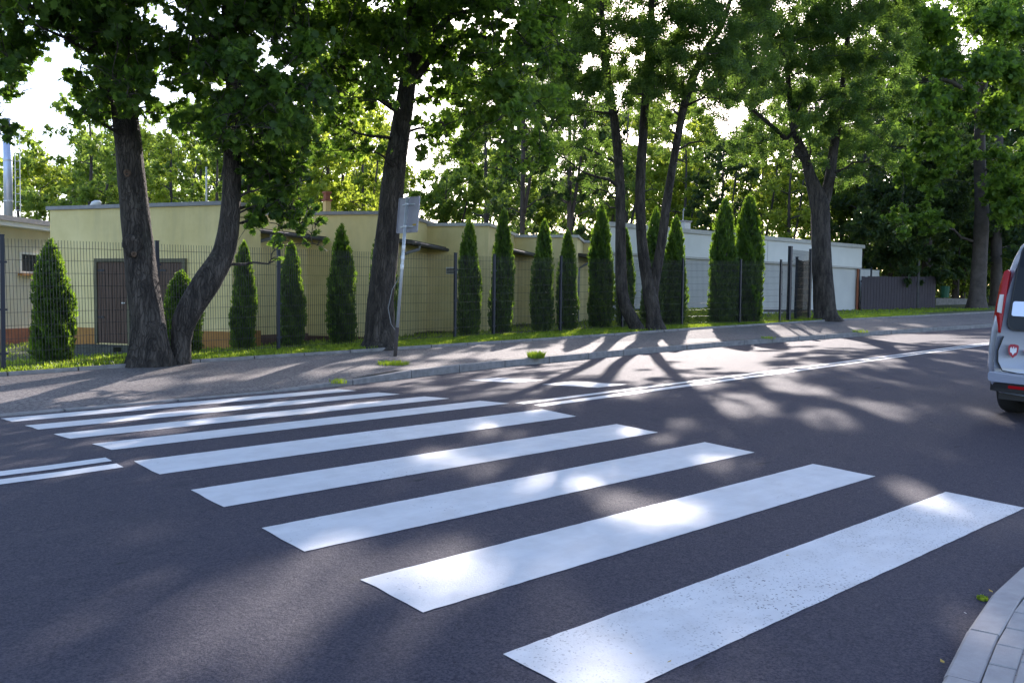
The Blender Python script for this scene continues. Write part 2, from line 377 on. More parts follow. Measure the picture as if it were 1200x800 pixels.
# ------------------------------------------------------------------ leaf machinery
def maple_template():
    pts = [(0, -.45), (.10, -.30), (.34, -.36), (.30, -.16), (.52, .04), (.28, .10), (.30, .34), (.12, .26), (0, .56),
           (-.12, .26), (-.30, .34), (-.28, .10), (-.52, .04), (-.30, -.16), (-.34, -.36), (-.10, -.30)]
    V = [(0, 0, .03)] + [(x, y, -.10 * abs(x) - .06 * y * y) for x, y in pts]; n = len(pts)
    F = [(0, i + 1, (i + 1) % n + 1) for i in range(n)]
    return np.array(V), np.array(F)
def simple_template():
    V = [(0, -.5, 0), (.28, -.05, -.07), (0, .0, .03), (-.28, -.05, -.07), (0, .55, -.05)]
    return np.array(V), np.array([(0, 1, 2), (0, 2, 3), (2, 1, 4), (2, 4, 3)])
def star_template():
    a = np.array([(0, -.4, 0), (.42, -.25, -.05), (.2, .05, 0), (.38, .35, -.06), (0, .5, -.04), (-.38, .35, -.06), (-.2, .05, 0), (-.42, -.25, -.05)], float)
    return np.vstack([[(0, 0, .04)], a]), np.array([(0, i + 1, (i + 1) % 8 + 1) for i in range(8)])
def pinnate_template():                                        # a spray of small leaflets, two triangles each
    V = []; F = []
    for i in range(7):
        y = -.45 + i * .14; sgn = 1 if i % 2 else -1; k = len(V)
        V += [(0, y, 0), (sgn * .2, y + .02, -.03), (sgn * .38, y + .14, -.08), (sgn * .14, y + .13, 0)]
        F += [(k, k + 1, k + 2), (k, k + 2, k + 3)]
    return np.array(V), np.array(F)
T_MAPLE, T_SIMPLE, T_STAR, T_PIN = maple_template(), simple_template(), star_template(), pinnate_template()
def leaves(P, size, tmpl, up=.6, flat=0):
    V, F = tmpl; n = len(P)
    nn = rng.normal(size=(n, 3)); nn /= np.linalg.norm(nn, axis=1)[:, None]; nn[:, 2] = nn[:, 2] * .7 + up
    nn /= np.linalg.norm(nn, axis=1)[:, None]
    t = rng.normal(size=(n, 3)); t[:, 2] -= .8; t -= (t * nn).sum(1)[:, None] * nn; t /= np.linalg.norm(t, axis=1)[:, None]
    s = np.cross(t, nn); sz = size * rng.uniform(.6, 1.25, n)
    W = (V[None, :, 0, None] * s[:, None] + V[None, :, 1, None] * t[:, None] + V[None, :, 2, None] * nn[:, None]) * sz[:, None, None] + P[:, None]
    Fa = F[None] + (np.arange(n) * len(V))[:, None, None]
    return W.reshape(-1, 3), Fa.reshape(-1, F.shape[1])
def clump_points(c, r, n, flat=.75):
    """leaves of one clump: several short twigs radiating, leaves along them"""
    k = max(3, n // 14); d = rng.normal(size=(k, 3)); d /= np.linalg.norm(d, axis=1)[:, None]
    tip = d * r * rng.uniform(.45, 1.0, (k, 1)); tip[:, 2] *= flat
    i = rng.integers(0, k, n); tt = rng.uniform(.35, 1.05, (n, 1))
    return c + tip[i] * tt + rng.normal(size=(n, 3)) * r * .10
def bezier(a, b, lift, n=6):
    a, b = np.array(a, float), np.array(b, float); mid = (a + b) / 2 + np.array([0, 0, lift]); q = np.linspace(0, 1, n)[:, None]
    return (1 - q) ** 2 * a + 2 * q * (1 - q) * mid + q * q * b

# openings in the roadside crowns where sun falls through to the road
SUNV = np.array([sd.x, sd.y, sd.z])
def ghit(x, y):
    r = ray(x, y); t = 2.0
    while t < 90:
        p = CAM + r * t
        if p[2] < ground_at(p[0], p[1]): break
        t += .02
    return p
OPEN = [(ghit(x, y), r) for x, y, r in ((310, 700, .34), (345, 690, .28), (275, 725, .22), (180, 628, .13), (572, 552, .14), (640, 572, .2), (735, 590, .2), (790, 603, .17), (505, 668, .2), (440, 655, .17), (385, 675, .2),
   (845, 550, .18), (1062, 573, .2), (1110, 590, .2), (742, 508, .2), (815, 498, .2), (480, 507, .13), (120, 700, .2), (80, 745, .15), (1190, 735, .2), (960, 485, .35), (900, 470, .3), (1010, 470, .3),
   (60, 457, .3), (110, 447, .3), (160, 437, .3), (210, 428, .25), (250, 440, .2), (140, 522, .14), (380, 480, .2), (1000, 640, .12), (870, 480, .25), (940, 455, .4), (1040, 480, .35), (300, 720, .2), (480, 740, .1))]
OPEN = [(o_ + np.array([random.uniform(-1, 1) * r * .9, random.uniform(-1, 1) * r * .9, 0]), r * random.uniform(.45, .85)) for o_, r in OPEN for _ in range(3)]
def sunlit_gap(P):
    k = np.zeros(len(P), bool)
    for o_, r in OPEN:
        v = P - o_; t = v @ SUNV; k |= (np.linalg.norm(v - t[:, None] * SUNV, axis=1) < r)
    return k & (rng.uniform(size=len(P)) < .96)
def tree(label, trunks, clumps, leaf, lsize, tmpl, density, group, bark='bark', twigs=True, sides=12, base_i=0, up=.6, limb_r=.05):
    """trunks: list of polylines [(x,y,z,r)...]; clumps: [(centre, radius)]"""
    b0 = np.array(trunks[0][0][:3]); loc = tuple(b0)
    root = empty('tree', label, 'tree', loc, group)
    mb = MB(); sk = []
    for ti, tr in enumerate(trunks):
        P = np.array([t[:3] for t in tr]); R = np.array([t[3] for t in tr]); n = max(8, len(P) * 4)
        s = np.linspace(0, len(P) - 1, n); ii = np.clip(s.astype(int), 0, len(P) - 2); fr = s - ii
        Pm = np.vstack([2 * P[0] - P[1], P, 2 * P[-1] - P[-2]])
        def cr(A, f): 
            A = A[:, None] if A.ndim == 1 else A
            p0, p1, p2, p3 = A[ii], A[ii + 1], A[ii + 2], A[ii + 3]; f = f[:, None]
            return .5 * (2 * p1 + (p2 - p0) * f + (2 * p0 - 5 * p1 + 4 * p2 - p3) * f ** 2 + (3 * p1 - p0 - 3 * p2 + p3) * f ** 3)
        Q = cr(Pm, fr); RR = np.interp(s, np.arange(len(R)), R)
        # knobbly rings with buttresses at the foot
        u0 = None; nb = sides; ph = random.uniform(0, 6); V = []
        for k in range(n):
            d = Q[min(k + 1, n - 1)] - Q[max(k - 1, 0)]; d /= np.linalg.norm(d)
            u = np.cross(d, [0, 1, 0]); u /= np.linalg.norm(u); ww = np.cross(d, u)
            for j in range(nb):
                t = j * 2 * math.pi / nb
                foot = math.exp(-max(0, (Q[k][2] - Q[0][2])) / .35) if ti == base_i else 0
                rr = RR[k] * (1 + .05 * math.sin(3 * t + ph + k * .25) + .035 * math.sin(5 * t + k * .5) + foot * .22 * max(0, math.sin(2.5 * t + ph)) + random.uniform(-.02, .02))
                V.append(Q[k] + (u * math.cos(t) + ww * math.sin(t)) * rr)
        F = [(k * nb + j, k * nb + (j + 1) % nb, (k + 1) * nb + (j + 1) % nb, (k + 1) * nb + j) for k in range(n - 1) for j in range(nb)]
        F.append(tuple((n - 1) * nb + j for j in range(nb))); mb.add(V, F)
        for k in range(n):
            sk.append((Q[k], RR[k]))
    SP = np.array([q[0] for q in sk]); SR = np.array([q[1] for q in sk]); zmin = b0[2] + 1.4
    PP = []
    for c, r in clumps:
        c = np.array(c, float)
        if twigs:
            dd = np.linalg.norm(SP - c, axis=1) + 1.6 * np.maximum(0, SP[:, 2] - c[2] + .15 * np.linalg.norm(SP[:, :2] - c[:2], axis=1)) + 5 * (SP[:, 2] < zmin)
            k = int(np.argmin(dd)); ln = np.linalg.norm(SP[k] - c)
            mid_px = px_of((SP[k] + c) / 2)
            if ln > .25 and not in_gap(mid_px[0], mid_px[1], 1.15):
                pts = bezier(SP[k], c, .12 * ln * random.uniform(-.2, 1.3), 6); pts[1:-1] += rng.normal(size=(4, 3)) * .03 * ln
                r0 = min(SR[k] * .7, limb_r * .45 + limb_r * .28 * ln); mb.tube(pts, list(np.linspace(r0, .009, 6)), 6, False)
                SP = np.vstack([SP, pts[2:5]]); SR = np.concatenate([SR, np.linspace(r0, .01, 6)[2:5]])
            for _ in range(3 if lsize < .2 else 0):
                e = c + rng.normal(size=3) * r * .6; mb.tube(bezier(c - (c - SP[k]) * .12, e, .05, 3), [.009, .006, .003], 4, False)
        PP.append(clump_points(c, r, int(density * r * r * (1 if r < .7 or group != ROW else .72))))
    mb = local(mb, loc); mb.build('trunk', M[bark], root, True)
    P = np.vstack(PP)
    if group == ROW: P = P[~sunlit_gap(P)]
    V, F = leaves(P - b0, lsize, tmpl, up)
    link('crown', npmesh('crown', V, F, M[leaf]), root)
    return root
def pxc(lst): return [(at(x, y, D), r * D / FPX) for x, y, r, D in lst]
def fill(cx, cy, cz, rx, ry, rz, n, r, keep=None):
    out = []
    while len(out) < n:
        q = rng.uniform(-1, 1, 3); l = np.linalg.norm(q)
        if l > 1 or l < .35: continue
        p = np.array([cx + q[0] * rx, cy + q[1] * ry, cz + q[2] * rz])
        if keep is not None and not keep(p): continue
        out.append((p, r * random.uniform(.75, 1.25)))
    return out
def px_of(p):
    c = (p - CAM) @ MC
    return (600 + FPX * c[0] / c[2], 400 - FPX * c[1] / c[2], c[2])
def above_frame(p):                                            # parts of a crown that rise above the picture
    x, y, D = px_of(p); return D < 1 or y < -15 or x < -60 or x > 1260
def trunk_px(pts, ground=True):
    """(x, y, width_px, D) from the foot up -> world polyline"""
    out = []
    for i, (x, y, wd, D) in enumerate(pts):
        p = at(x, y, D); out.append((p[0], p[1], p[2], wd * D / FPX / 2))
    if ground:
        p = out[0]; out[0] = (p[0], p[1], ground_at(p[0], p[1]) - .12, p[3])
    return out

# ------------------------------------------------------------------ roadside trees
ROW = 'roadside trees along the fence'
GAPS = [(52, 118, 30, 62), (188, 28, 17, 22), (190, 104, 12, 10), (868, 140, 13, 14), (500, 215, 22, 25), (787, 28, 10, 10)]
def in_gap(x, y, f=1.0): return any(((x - a) / (c * f)) ** 2 + ((y - b) / (d * f)) ** 2 < 1 for a, b, c, d in GAPS)
def RNDL(pts, n, sr, sd):
    out = []
    for x, y, r, D in pts:
        for _ in range(int(n * 1.6)):
            q = (x + random.gauss(0, sr * .8), y + random.gauss(0, sr * .8), r * random.uniform(.8, 1.4), D + random.uniform(-sd, sd) * 1.4)
            if not in_gap(q[0], q[1], 1.25): out.append(q)
    return out
def pxfill(x0, x1, y0, y1, D0, D1, n, r0, r1, edge=30):
    out = []
    while len(out) < n:
        x, y = random.uniform(x0, x1), random.uniform(y0, y1)
        if y > y1 - edge and random.random() < (y - y1 + edge) / edge: continue
        if in_gap(x, y, 1.3): continue
        out.append((x, y, random.uniform(r0, r1), random.uniform(D0, D1)))
    return out
# tree 1: thick leaning trunk
t1 = trunk_px([(176, 426, 54, 14.7), (176, 408, 44, 14.7), (174, 375, 37, 14.7), (166, 325, 36, 14.7), (160, 270, 33, 14.7), (154, 210, 31, 14.7), (148, 150, 29, 14.7),
               (142, 90, 26, 14.7), (140, 20, 24, 14.8), (146, -80, 20, 15), (150, -220, 14, 15.3), (160, -420, 6, 15.6)])
t1b = trunk_px([(142, 80, 16, 14.7), (112, 48, 11, 14.5), (75, 28, 9, 14.2), (30, 5, 6, 13.8)], False)
c1 = RNDL([(8, 20, 34, 13.5), (12, 62, 30, 13.5), (10, 95, 26, 13.2), (60, 12, 26, 13.8), (100, 28, 30, 14), (92, 62, 26, 14.2), (118, 95, 24, 13.8), (112, 122, 20, 14),
           (140, 40, 26, 13.6), (165, 30, 28, 13.8), (172, 75, 26, 14.5), (150, 100, 20, 13.4), (185, 115, 22, 14.6), (150, 130, 16, 13.3), (205, 55, 24, 15), (130, 10, 30, 13.5), (40, -8, 30, 14)], 3, 13, .7)
c1 += [(np.array(p), r) for p, r in pxc([])]
c1 = pxc(c1 + pxfill(60, 215, -20, 135, 12.8, 16, 60, 16, 30))
X1, Y1 = t1[0][0], t1[0][1]
c1 += fill(X1, Y1 - .5, 9.0, 4.8, 4.8, 4.6, 110, 1.05, above_frame)
tree('old roadside tree with thick leaning trunk and knot scars, left of the curved trunk', [t1, t1b], c1, 'maple', .135, T_MAPLE, 430, ROW, sides=16)
t0 = trunk_px([(-165, 470, 60, 13), (-160, 440, 46, 13), (-158, 300, 36, 13), (-150, 150, 30, 13), (-140, 20, 24, 13), (-135, -200, 12, 13)])
c0 = pxc(pxfill(-90, 30, -30, 112, 11.5, 14.5, 56, 16, 28, 10) + pxfill(-90, 36, 112, 176, 11.5, 13.5, 42, 10, 18, 14))
tree('maple crown reaching in at the far left edge beside the steel flue', [t0], c0 + fill(t0[0][0], t0[0][1], 8.5, 3.6, 3.6, 4, 40, 1.0, above_frame), 'maple', .135, T_MAPLE, 430, ROW, sides=12)
# tree 2: curved trunk
t2 = trunk_px([(211, 424, 25, 15.0), (212, 400, 22, 15.0), (219, 370, 28, 15.0), (243, 330, 32, 15.1), (262, 298, 26, 15.2), (269, 262, 23, 15.2), (271, 215, 21, 15.2), (272, 170, 20, 15.1),
               (274, 100, 18, 15), (268, 20, 15, 14.8), (262, -90, 12, 14.6), (258, -240, 7, 14.4), (255, -360, 4, 14.4)])
c2 = RNDL([(225, 40, 28, 14), (250, 80, 30, 13.6), (235, 110, 24, 14.2), (262, 130, 26, 13.8), (270, 160, 20, 14), (290, 60, 30, 13.5), (310, 110, 30, 13.8), (325, 150, 28, 14.2),
           (350, 60, 30, 14), (355, 110, 28, 14.4), (350, 170, 16, 14.2), (340, 20, 30, 14.6), (300, 8, 30, 14.2), (240, -5, 30, 14.5), (210, 88, 16, 14.4)], 4, 13, .8)
c2b = RNDL([(300, 175, 16, 15.5), (318, 205, 15, 15.6), (340, 222, 15, 15.8), (312, 240, 13, 15.6), (338, 262, 11, 15.8), (360, 250, 12, 16), (330, 283, 7, 15.9), (300, 215, 11, 15.5), (362, 272, 8, 16), (290, 200, 14, 15.6), (325, 190, 16, 15.8), (350, 200, 14, 15.8), (300, 250, 12, 15.6), (322, 230, 13, 15.7), (345, 245, 12, 15.9)], 6, 10, .4)
c2 = pxc(c2 + pxfill(205, 375, -20, 180, 12.8, 16, 90, 16, 32)) + pxc(c2b)
X2, Y2 = t2[0][0], t2[0][1]
c2 += fill(X2 + .8, Y2 - 1.0, 8.8, 4.6, 4.6, 4.2, 110, 1.05, above_frame)
tree('roadside tree with trunk bending right from its foot, hanging leaves over the doors', [t2], c2, 'maple', .135, T_MAPLE, 430, ROW, sides=14)
# tree 3: beside the sign
t3 = trunk_px([(444, 413, 62, 18.3), (445, 398, 38, 18.3), (446, 350, 31, 18.3), (451, 300, 29, 18.3), (457, 250, 27, 18.3), (463, 200, 26, 18.3), (470, 150, 23, 18.3),
               (477, 100, 20, 18.2), (482, 50, 17, 18.1), (484, -10, 14, 18), (482, -120, 10, 17.8), (478, -260, 5, 17.6)])
t3b = trunk_px([(480, 82, 11, 18.2), (500, 52, 9, 17.9), (528, 20, 7, 17.6), (572, 10, 4, 17.2)], False)
t3c = trunk_px([(483, 98, 9, 18.2), (512, 62, 7, 17.8), (545, 42, 5, 17.4), (590, 48, 3, 17)], False)
t3d = trunk_px([(466, 130, 8, 18.3), (430, 105, 6, 18), (395, 72, 4, 17.6)], False)
c3 = RNDL([(395, 20, 30, 17), (440, 25, 30, 16.6), (400, 70, 26, 17.2), (440, 75, 26, 16.6), (470, 50, 24, 16.8), (415, 120, 24, 17.5), (450, 110, 20, 16.8), (395, 150, 22, 17.8),
           (425, 175, 15, 18), (500, 15, 22, 17.2), (530, 80, 26, 17.5), (560, 60, 22, 17), (560, 110, 26, 17.5), (530, 140, 22, 18), (590, 100, 28, 17), (580, 150, 24, 17.8), (620, 60, 28, 16.8),
           (620, 120, 28, 17.2), (630, 170, 22, 17.8), (650, 30, 30, 17), (590, 15, 26, 17), (545, 175, 16, 18), (510, 110, 14, 17.8), (595, 190, 14, 18), (380, 100, 20, 17), (600, 140, 26, 16)], 3, 14, .9)
c3 = pxc(c3 + pxfill(370, 660, -60, 115, 15.5, 20, 175, 16, 34) + pxfill(490, 660, 90, 215, 16.5, 20, 44, 10, 24) + pxfill(365, 440, 100, 190, 17, 20, 26, 10, 22)); X3, Y3 = t3[0][0], t3[0][1]
c3 += fill(X3 + .3, Y3 - 1.2, 10.0, 5.4, 5.4, 4.6, 120, 1.15, above_frame)
tree('roadside tree with straight grey trunk leaning right directly behind the road sign', [t3, t3b, t3c, t3d], c3, 'maple2', .125, T_STAR, 460, ROW, sides=14)
# tree 4: three stems
D4 = 24.6
t4a = trunk_px([(750, 392, 20, D4), (743, 378, 16, D4), (732, 355, 15, D4), (728, 325, 13, D4), (727, 270, 12, D4), (726, 210, 11, D4), (721, 150, 10.5, D4), (714, 100, 9, D4), (707, 40, 7, D4), (702, -60, 4, D4)])
t4b = trunk_px([(769, 391, 26, D4 + .1), (766, 372, 17, D4 + .1), (762, 345, 17, D4 + .1), (757, 315, 14, D4 + .1), (752, 280, 12, D4 + .1), (750, 220, 12, D4), (754, 150, 10.5, D4), (758, 90, 9, D4), (763, 20, 8, D4), (766, -120, 4, D4)])
t4c = trunk_px([(764, 352, 13, D4 + .1), (768, 325, 12, D4 + .1), (776, 280, 11, D4), (782, 235, 10, D4), (790, 185, 9, D4 - .1), (800, 130, 9, D4 - .2), (812, 92, 10, D4 - .3), (828, 58, 8, D4 - .4), (850, 20, 6, D4 - .5), (870, -60, 3, D4 - .6)], False)
c4 = RNDL([(680, 20, 24, 23), (700, 50, 18, 23.5), (740, 20, 24, 23), (770, 40, 22, 23), (720, 80, 14, 24), (770, 80, 20, 24), (800, 60, 24, 23), (840, 60, 26, 23), (870, 40, 26, 23), (830, 20, 26, 23),
           (850, 90, 24, 23), (880, 90, 22, 24), (800, 20, 24, 24), (690, 100, 16, 24), (670, 130, 18, 23), (650, 175, 16, 24), (840, 125, 16, 23.5), (870, 115, 16, 24), (690, 160, 12, 24.5), (775, 145, 11, 24.5),
           (660, 70, 22, 23), (790, 100, 18, 23), (690, 215, 8, 25), (850, 150, 12, 23.5)], 4, 12, 1.2)
c4 = pxc(c4 + pxfill(630, 910, -70, 130, 21, 28, 300, 12, 26) + pxfill(640, 720, 90, 230, 23, 27, 26, 8, 16) + pxfill(770, 890, 90, 190, 23, 28, 26, 8, 16)); X4, Y4 = t4b[0][0], t4b[0][1]
c4 += fill(X4 - .4, Y4 - .5, 12.2, 5.8, 5.6, 4.4, 100, 1.0, above_frame)
tree('slender triple stemmed roadside tree growing between the tall conifers', [t4b, t4a, t4c], c4, 'ash', .26, T_PIN, 280, ROW, sides=12)
# tree 5: by the gate
D5 = 31.2
t5 = trunk_px([(969, 379, 33, D5), (967, 366, 26, D5), (965, 335, 24, D5), (963, 300, 22, D5), (961, 265, 21, D5), (960, 240, 22, D5), (950, 208, 13, D5), (942, 180, 10, D5), (930, 150, 8, D5 - .3), (925, 110, 6, D5 - .6), (920, 40, 4, D5 - 1)])
t5b = trunk_px([(964, 245, 14, D5), (972, 212, 12, D5), (976, 180, 11, D5), (984, 130, 8, D5 - .2), (992, 60, 6, D5 - .4), (998, -40, 3, D5 - .6)], False)
t5c = trunk_px([(944, 190, 7, D5), (925, 168, 6, D5 - .2), (905, 148, 5, D5 - .4), (878, 126, 3, D5 - .7)], False)
c5 = RNDL([(900, 30, 20, 30), (930, 40, 22, 30), (960, 30, 22, 30), (1000, 30, 24, 30), (1030, 20, 20, 30), (920, 80, 18, 30.5), (960, 80, 22, 30), (1000, 80, 20, 30), (1030, 60, 18, 30), (940, 120, 14, 31),
           (980, 120, 18, 30), (1010, 130, 16, 30), (960, 160, 14, 31), (990, 170, 14, 31), (900, 100, 12, 30.5), (1020, 170, 12, 31), (930, 190, 8, 31.5), (1000, 205, 10, 31)], 4, 12, 1.6)
c5 = pxc(c5 + pxfill(855, 1070, -70, 195, 28, 35, 290, 11, 22)); X5, Y5 = t5[0][0], t5[0][1]
c5 += fill(X5, Y5, 13.0, 5.4, 5.4, 3.6, 60, 1.1, above_frame)
tree('stout roadside tree with forked trunk and torn bark beside the mesh gate', [t5, t5b, t5c], c5, 'ash', .34, T_PIN, 190, ROW, sides=14)
# bark scars and knots (flush growths on the trunks)
def knot(x, y, D, r, mt='scar', root=None):
    p = at(x, y, D); mb = MB(); V = []
    d = (CAM - p) / np.linalg.norm(CAM - p); u = np.cross(d, [0, 0, 1]); u /= np.linalg.norm(u); ww = np.cross(u, d)
    for k, (q, h) in enumerate(((1, -.02), (.9, .03), (.55, .045), (.35, .015))):
        V += [p + (u * math.cos(t) * (1 + .15 * math.sin(3 * t)) + ww * math.sin(t) * 1.2) * r * q + d * h for t in np.arange(10) * .6283]
    F = [(k * 10 + j, k * 10 + (j + 1) % 10, (k + 1) * 10 + (j + 1) % 10, (k + 1) * 10 + j) for k in range(3) for j in range(10)] + [tuple(30 + j for j in range(10))]
    mb.add(V, F); loc = tuple(root.location); return local(mb, loc).build('bark_knot', M[mt], root, True)
trs = [o for o in COL.objects if o.get('category') == 'tree']
knot(155, 288, 14.43, .16, 'bark', trs[0]); knot(157, 298, 14.40, .045, 'scar', trs[0]); knot(149, 203, 14.5, .06, 'scar', trs[0])

# ------------------------------------------------------------------ conifers along the fence
def thuja_mesh(h, rad, seed, dry=0):
    r = np.random.default_rng(seed); n = int(7000 * h / 3)
    z = h * (1 - np.sqrt(r.uniform(0, 1, n))) ** .8
    lob = r.normal(size=(7, 3))
    def prof(t, a):                                            # t 0..1 height
        p = np.interp(t, [0, .06, .25, .55, .8, .93, 1], [.80, .93, 1.0, .90, .62, .33, .04])
        return p * (1 + .13 * np.sin(a * 3 + t * 9 + seed) + .10 * np.sin(a * 7 + t * 23 + seed * 2))
    a = r.uniform(0, 2 * math.pi, n); t = z / h
    R = rad * prof(t, a) * (.76 + .44 * r.uniform(0, 1, n) ** 1.6)
    P = np.stack([np.cos(a) * R, np.sin(a) * R, z + .04], 1)
    # spray: a vertical fan
    T = np.array([(0, -.5, 0), (.3, -.1, .03), (.42, .35, .0), (.12, .2, .04), (0, .7, .0), (-.12, .2, .04), (-.42, .35, 0), (-.3, -.1, .03)])
    F = np.array([(0, 1, 2), (0, 2, 3), (0, 3, 4), (0, 4, 5), (0, 5, 6), (0, 6, 7)])
    out = np.stack([np.cos(a), np.sin(a), np.zeros(n)], 1); upv = np.stack([out[:, 0] * .45, out[:, 1] * .45, np.ones(n)], 1) + r.normal(size=(n, 3)) * .22
    upv /= np.linalg.norm(upv, axis=1)[:, None]; side = np.cross(out + r.normal(size=(n, 3)) * .9, upv); side /= np.linalg.norm(side, axis=1)[:, None]
    nn = np.cross(side, upv); sz = r.uniform(.07, .14, n)
    W = (T[None, :, 0, None] * side[:, None] + T[None, :, 1, None] * upv[:, None] + T[None, :, 2, None] * nn[:, None]) * sz[:, None, None] + P[:, None]
    FF = F[None] + (np.arange(n) * 8)[:, None, None]
    fol = npmesh('foliage', W.reshape(-1, 3), FF.reshape(-1, 3), M['thuja'])
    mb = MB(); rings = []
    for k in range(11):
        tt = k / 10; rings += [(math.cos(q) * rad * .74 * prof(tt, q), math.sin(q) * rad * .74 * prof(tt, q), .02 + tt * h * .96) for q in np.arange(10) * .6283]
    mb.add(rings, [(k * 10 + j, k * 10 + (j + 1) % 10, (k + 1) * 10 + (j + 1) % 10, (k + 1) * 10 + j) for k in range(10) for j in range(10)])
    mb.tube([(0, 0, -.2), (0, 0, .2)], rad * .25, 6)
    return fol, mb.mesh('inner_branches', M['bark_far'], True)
TH = [thuja_mesh(3.0, .42, s) for s in (1, 2, 3, 4, 5, 6)]
thu = [  # x, top y, base y, width px, distance, label
 (64, 282, 430, 60, 15.0, 'broad dark conifer beside the first fence post at far left'),
 (214, 318, 420, 56, 17.3, 'short conifer half hidden behind the bent tree trunk'),
 (285, 284, 414, 34, 18.6, 'conifer with thin dry lower branches under the drooping leaves'),
 (341, 283, 410, 37, 19.3, 'conifer just right of the fence post before the yellow wall'),
 (401, 265, 403, 37, 20.3, 'pointed conifer between the fence post and the sign tree'),
 (449, 262, 398, 42, 21.0, 'conifer mostly hidden behind the sign tree trunk'),
 (549, 257, 402, 31, 23.2, 'pointed conifer left of the post near the small wall vent'),
 (587, 246, 401, 35, 23.9, 'tallest conifer of the middle group, right of that post'),
 (634, 259, 398, 33, 25.0, 'narrow conifer third in the middle group'),
 (664, 270, 397, 27, 25.6, 'slim conifer touching the right side of a fence post'),
 (704, 241, 392, 34, 26.5, 'tall conifer left of the slender triple stemmed tree'),
 (733, 268, 389, 26, 27.2, 'thin conifer behind the left stem of the triple stemmed tree'),
 (765, 244, 387, 32, 27.6, 'conifer seen between the forked stems'),
 (789, 255, 385, 32, 27.9, 'conifer immediately right of the forked stems'),
 (846, 234, 384, 44, 28.9, 'left one of the close conifer pair before the white building'),
 (874, 229, 382, 42, 29.3, 'right one of the close conifer pair before the white building')]
for i, (x, yt, yb, wd, D, lb) in enumerate(thu):
    p = at(x, yb, D); tp = at(x, yt, D); gz = ground_at(p[0], p[1]); h = tp[2] - gz
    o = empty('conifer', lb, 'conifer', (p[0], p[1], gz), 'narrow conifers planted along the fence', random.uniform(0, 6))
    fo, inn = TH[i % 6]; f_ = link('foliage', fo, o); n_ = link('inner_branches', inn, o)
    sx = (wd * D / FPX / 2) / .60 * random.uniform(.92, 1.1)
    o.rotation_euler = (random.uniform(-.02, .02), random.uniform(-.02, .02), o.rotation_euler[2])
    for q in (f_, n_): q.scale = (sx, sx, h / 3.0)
    if i == 2:
        pass

# ------------------------------------------------------------------ mesh fence
froot = empty('panel_fence', 'tall dark welded mesh fence with square posts along the verge', 'fence', (1.0, 13.15, .2))
def mesh_panel(ln, h):
    mb = MB(); r = .0028
    n = int(ln / .05)
    for i in range(n + 1): mb.bbox(i * ln / n - r, i * ln / n + r, -r, r, .03, h)
    z = .06
    while z < h - .01:
        mb.bbox(0, ln, r, 3.2 * r, z - r, z + r); mb.bbox(0, ln, -3.2 * r, -r, z - r, z + r); z += .2
    return mb.mesh('mesh_panel', M['wire'])
pm = {}
def post(x, y, h, parent, wx=.06, wy=.05, name='post'):
    z = ground_at(x, y); mb = MB(); l = parent.location
    mb.bbox(x - wx / 2 - l[0], x + wx / 2 - l[0], y - wy / 2 - l[1], y + wy / 2 - l[1], z - .3 - l[2], z + h - l[2])
    mb.bbox(x - wx / 2 - .004 - l[0], x + wx / 2 + .004 - l[0], y - wy / 2 - .004 - l[1], y + wy / 2 + .004 - l[1], z + h - l[2], z + h + .02 - l[2])
    for k in (.25, .9, 1.6):
        mb.bbox(x - wx / 2 - .03 - l[0], x + wx / 2 + .03 - l[0], y - wy / 2 - .008 - l[1], y - wy / 2 - .001 - l[1], z + k * h / 2 - l[2], z + k * h / 2 + .03 - l[2])
    return mb.build(name, M['fence'], parent)
fx = [-11.4, -8.9, -6.4, -3.95, -1.45] + FN[0][1:]
fpts = [(X, float(np.interp(X, *FN))) for X in fx]
for (X, Y) in fpts: post(X, Y, 2.05, froot)
def panel(p, q, parent, h=1.98):
    d = math.hypot(q[0] - p[0], q[1] - p[1]); ln = round(d - .07, 2); key = (ln, h)
    if key not in pm: pm[key] = mesh_panel(ln, h)
    o = link('mesh_panel', pm[key], parent); an = math.atan2(q[1] - p[1], q[0] - p[0]); l = parent.location
    z0 = ground_at(p[0], p[1]); z1 = ground_at(q[0], q[1])
    o.location = (p[0] + .035 * math.cos(an) - l[0], p[1] + .035 * math.sin(an) - l[1], z0 + .03 - l[2])
    o.rotation_euler = (0, -math.atan2(z1 - z0, d), an); return o
for p, q in zip(fpts[:-1], fpts[1:]): panel(p, q, froot)
# taller gate bay
ga = at(924, 376, 30.0); gb = at(948, 372, 31.9); gc = at(932, 374, 31.2); gd = at(939, 370, 33.5)
groot = empty('mesh_gate', 'taller dark mesh gate between two high posts left of the forked tree', 'gate', (ga[0], ga[1], ground_at(ga[0], ga[1])))
post(ga[0], ga[1], 2.52, groot, .11, .11, 'gate_post'); post(gb[0], gb[1], 2.5, groot, .09, .09, 'gate_post')
post(gc[0], gc[1], 2.2, groot, .07, .07, 'gate_post'); post(gd[0], gd[1], 2.1, groot, .06, .06, 'gate_post')
panel(ga, gb, groot, 2.4); panel(gc, gd, groot, 2.1); panel(gd, gb, groot, 2.1)
mb = MB(); l = groot.location; z = ground_at(gc[0], gc[1])
mb.tube([gc[:2].tolist() + [z + 2.15], gd[:2].tolist() + [z + 2.1], gb[:2].tolist() + [z + 2.05]], .025, 6); local(mb, l).build('top_rail', M['fence'], groot)
panel(fpts[-1], ga, groot, 1.98)

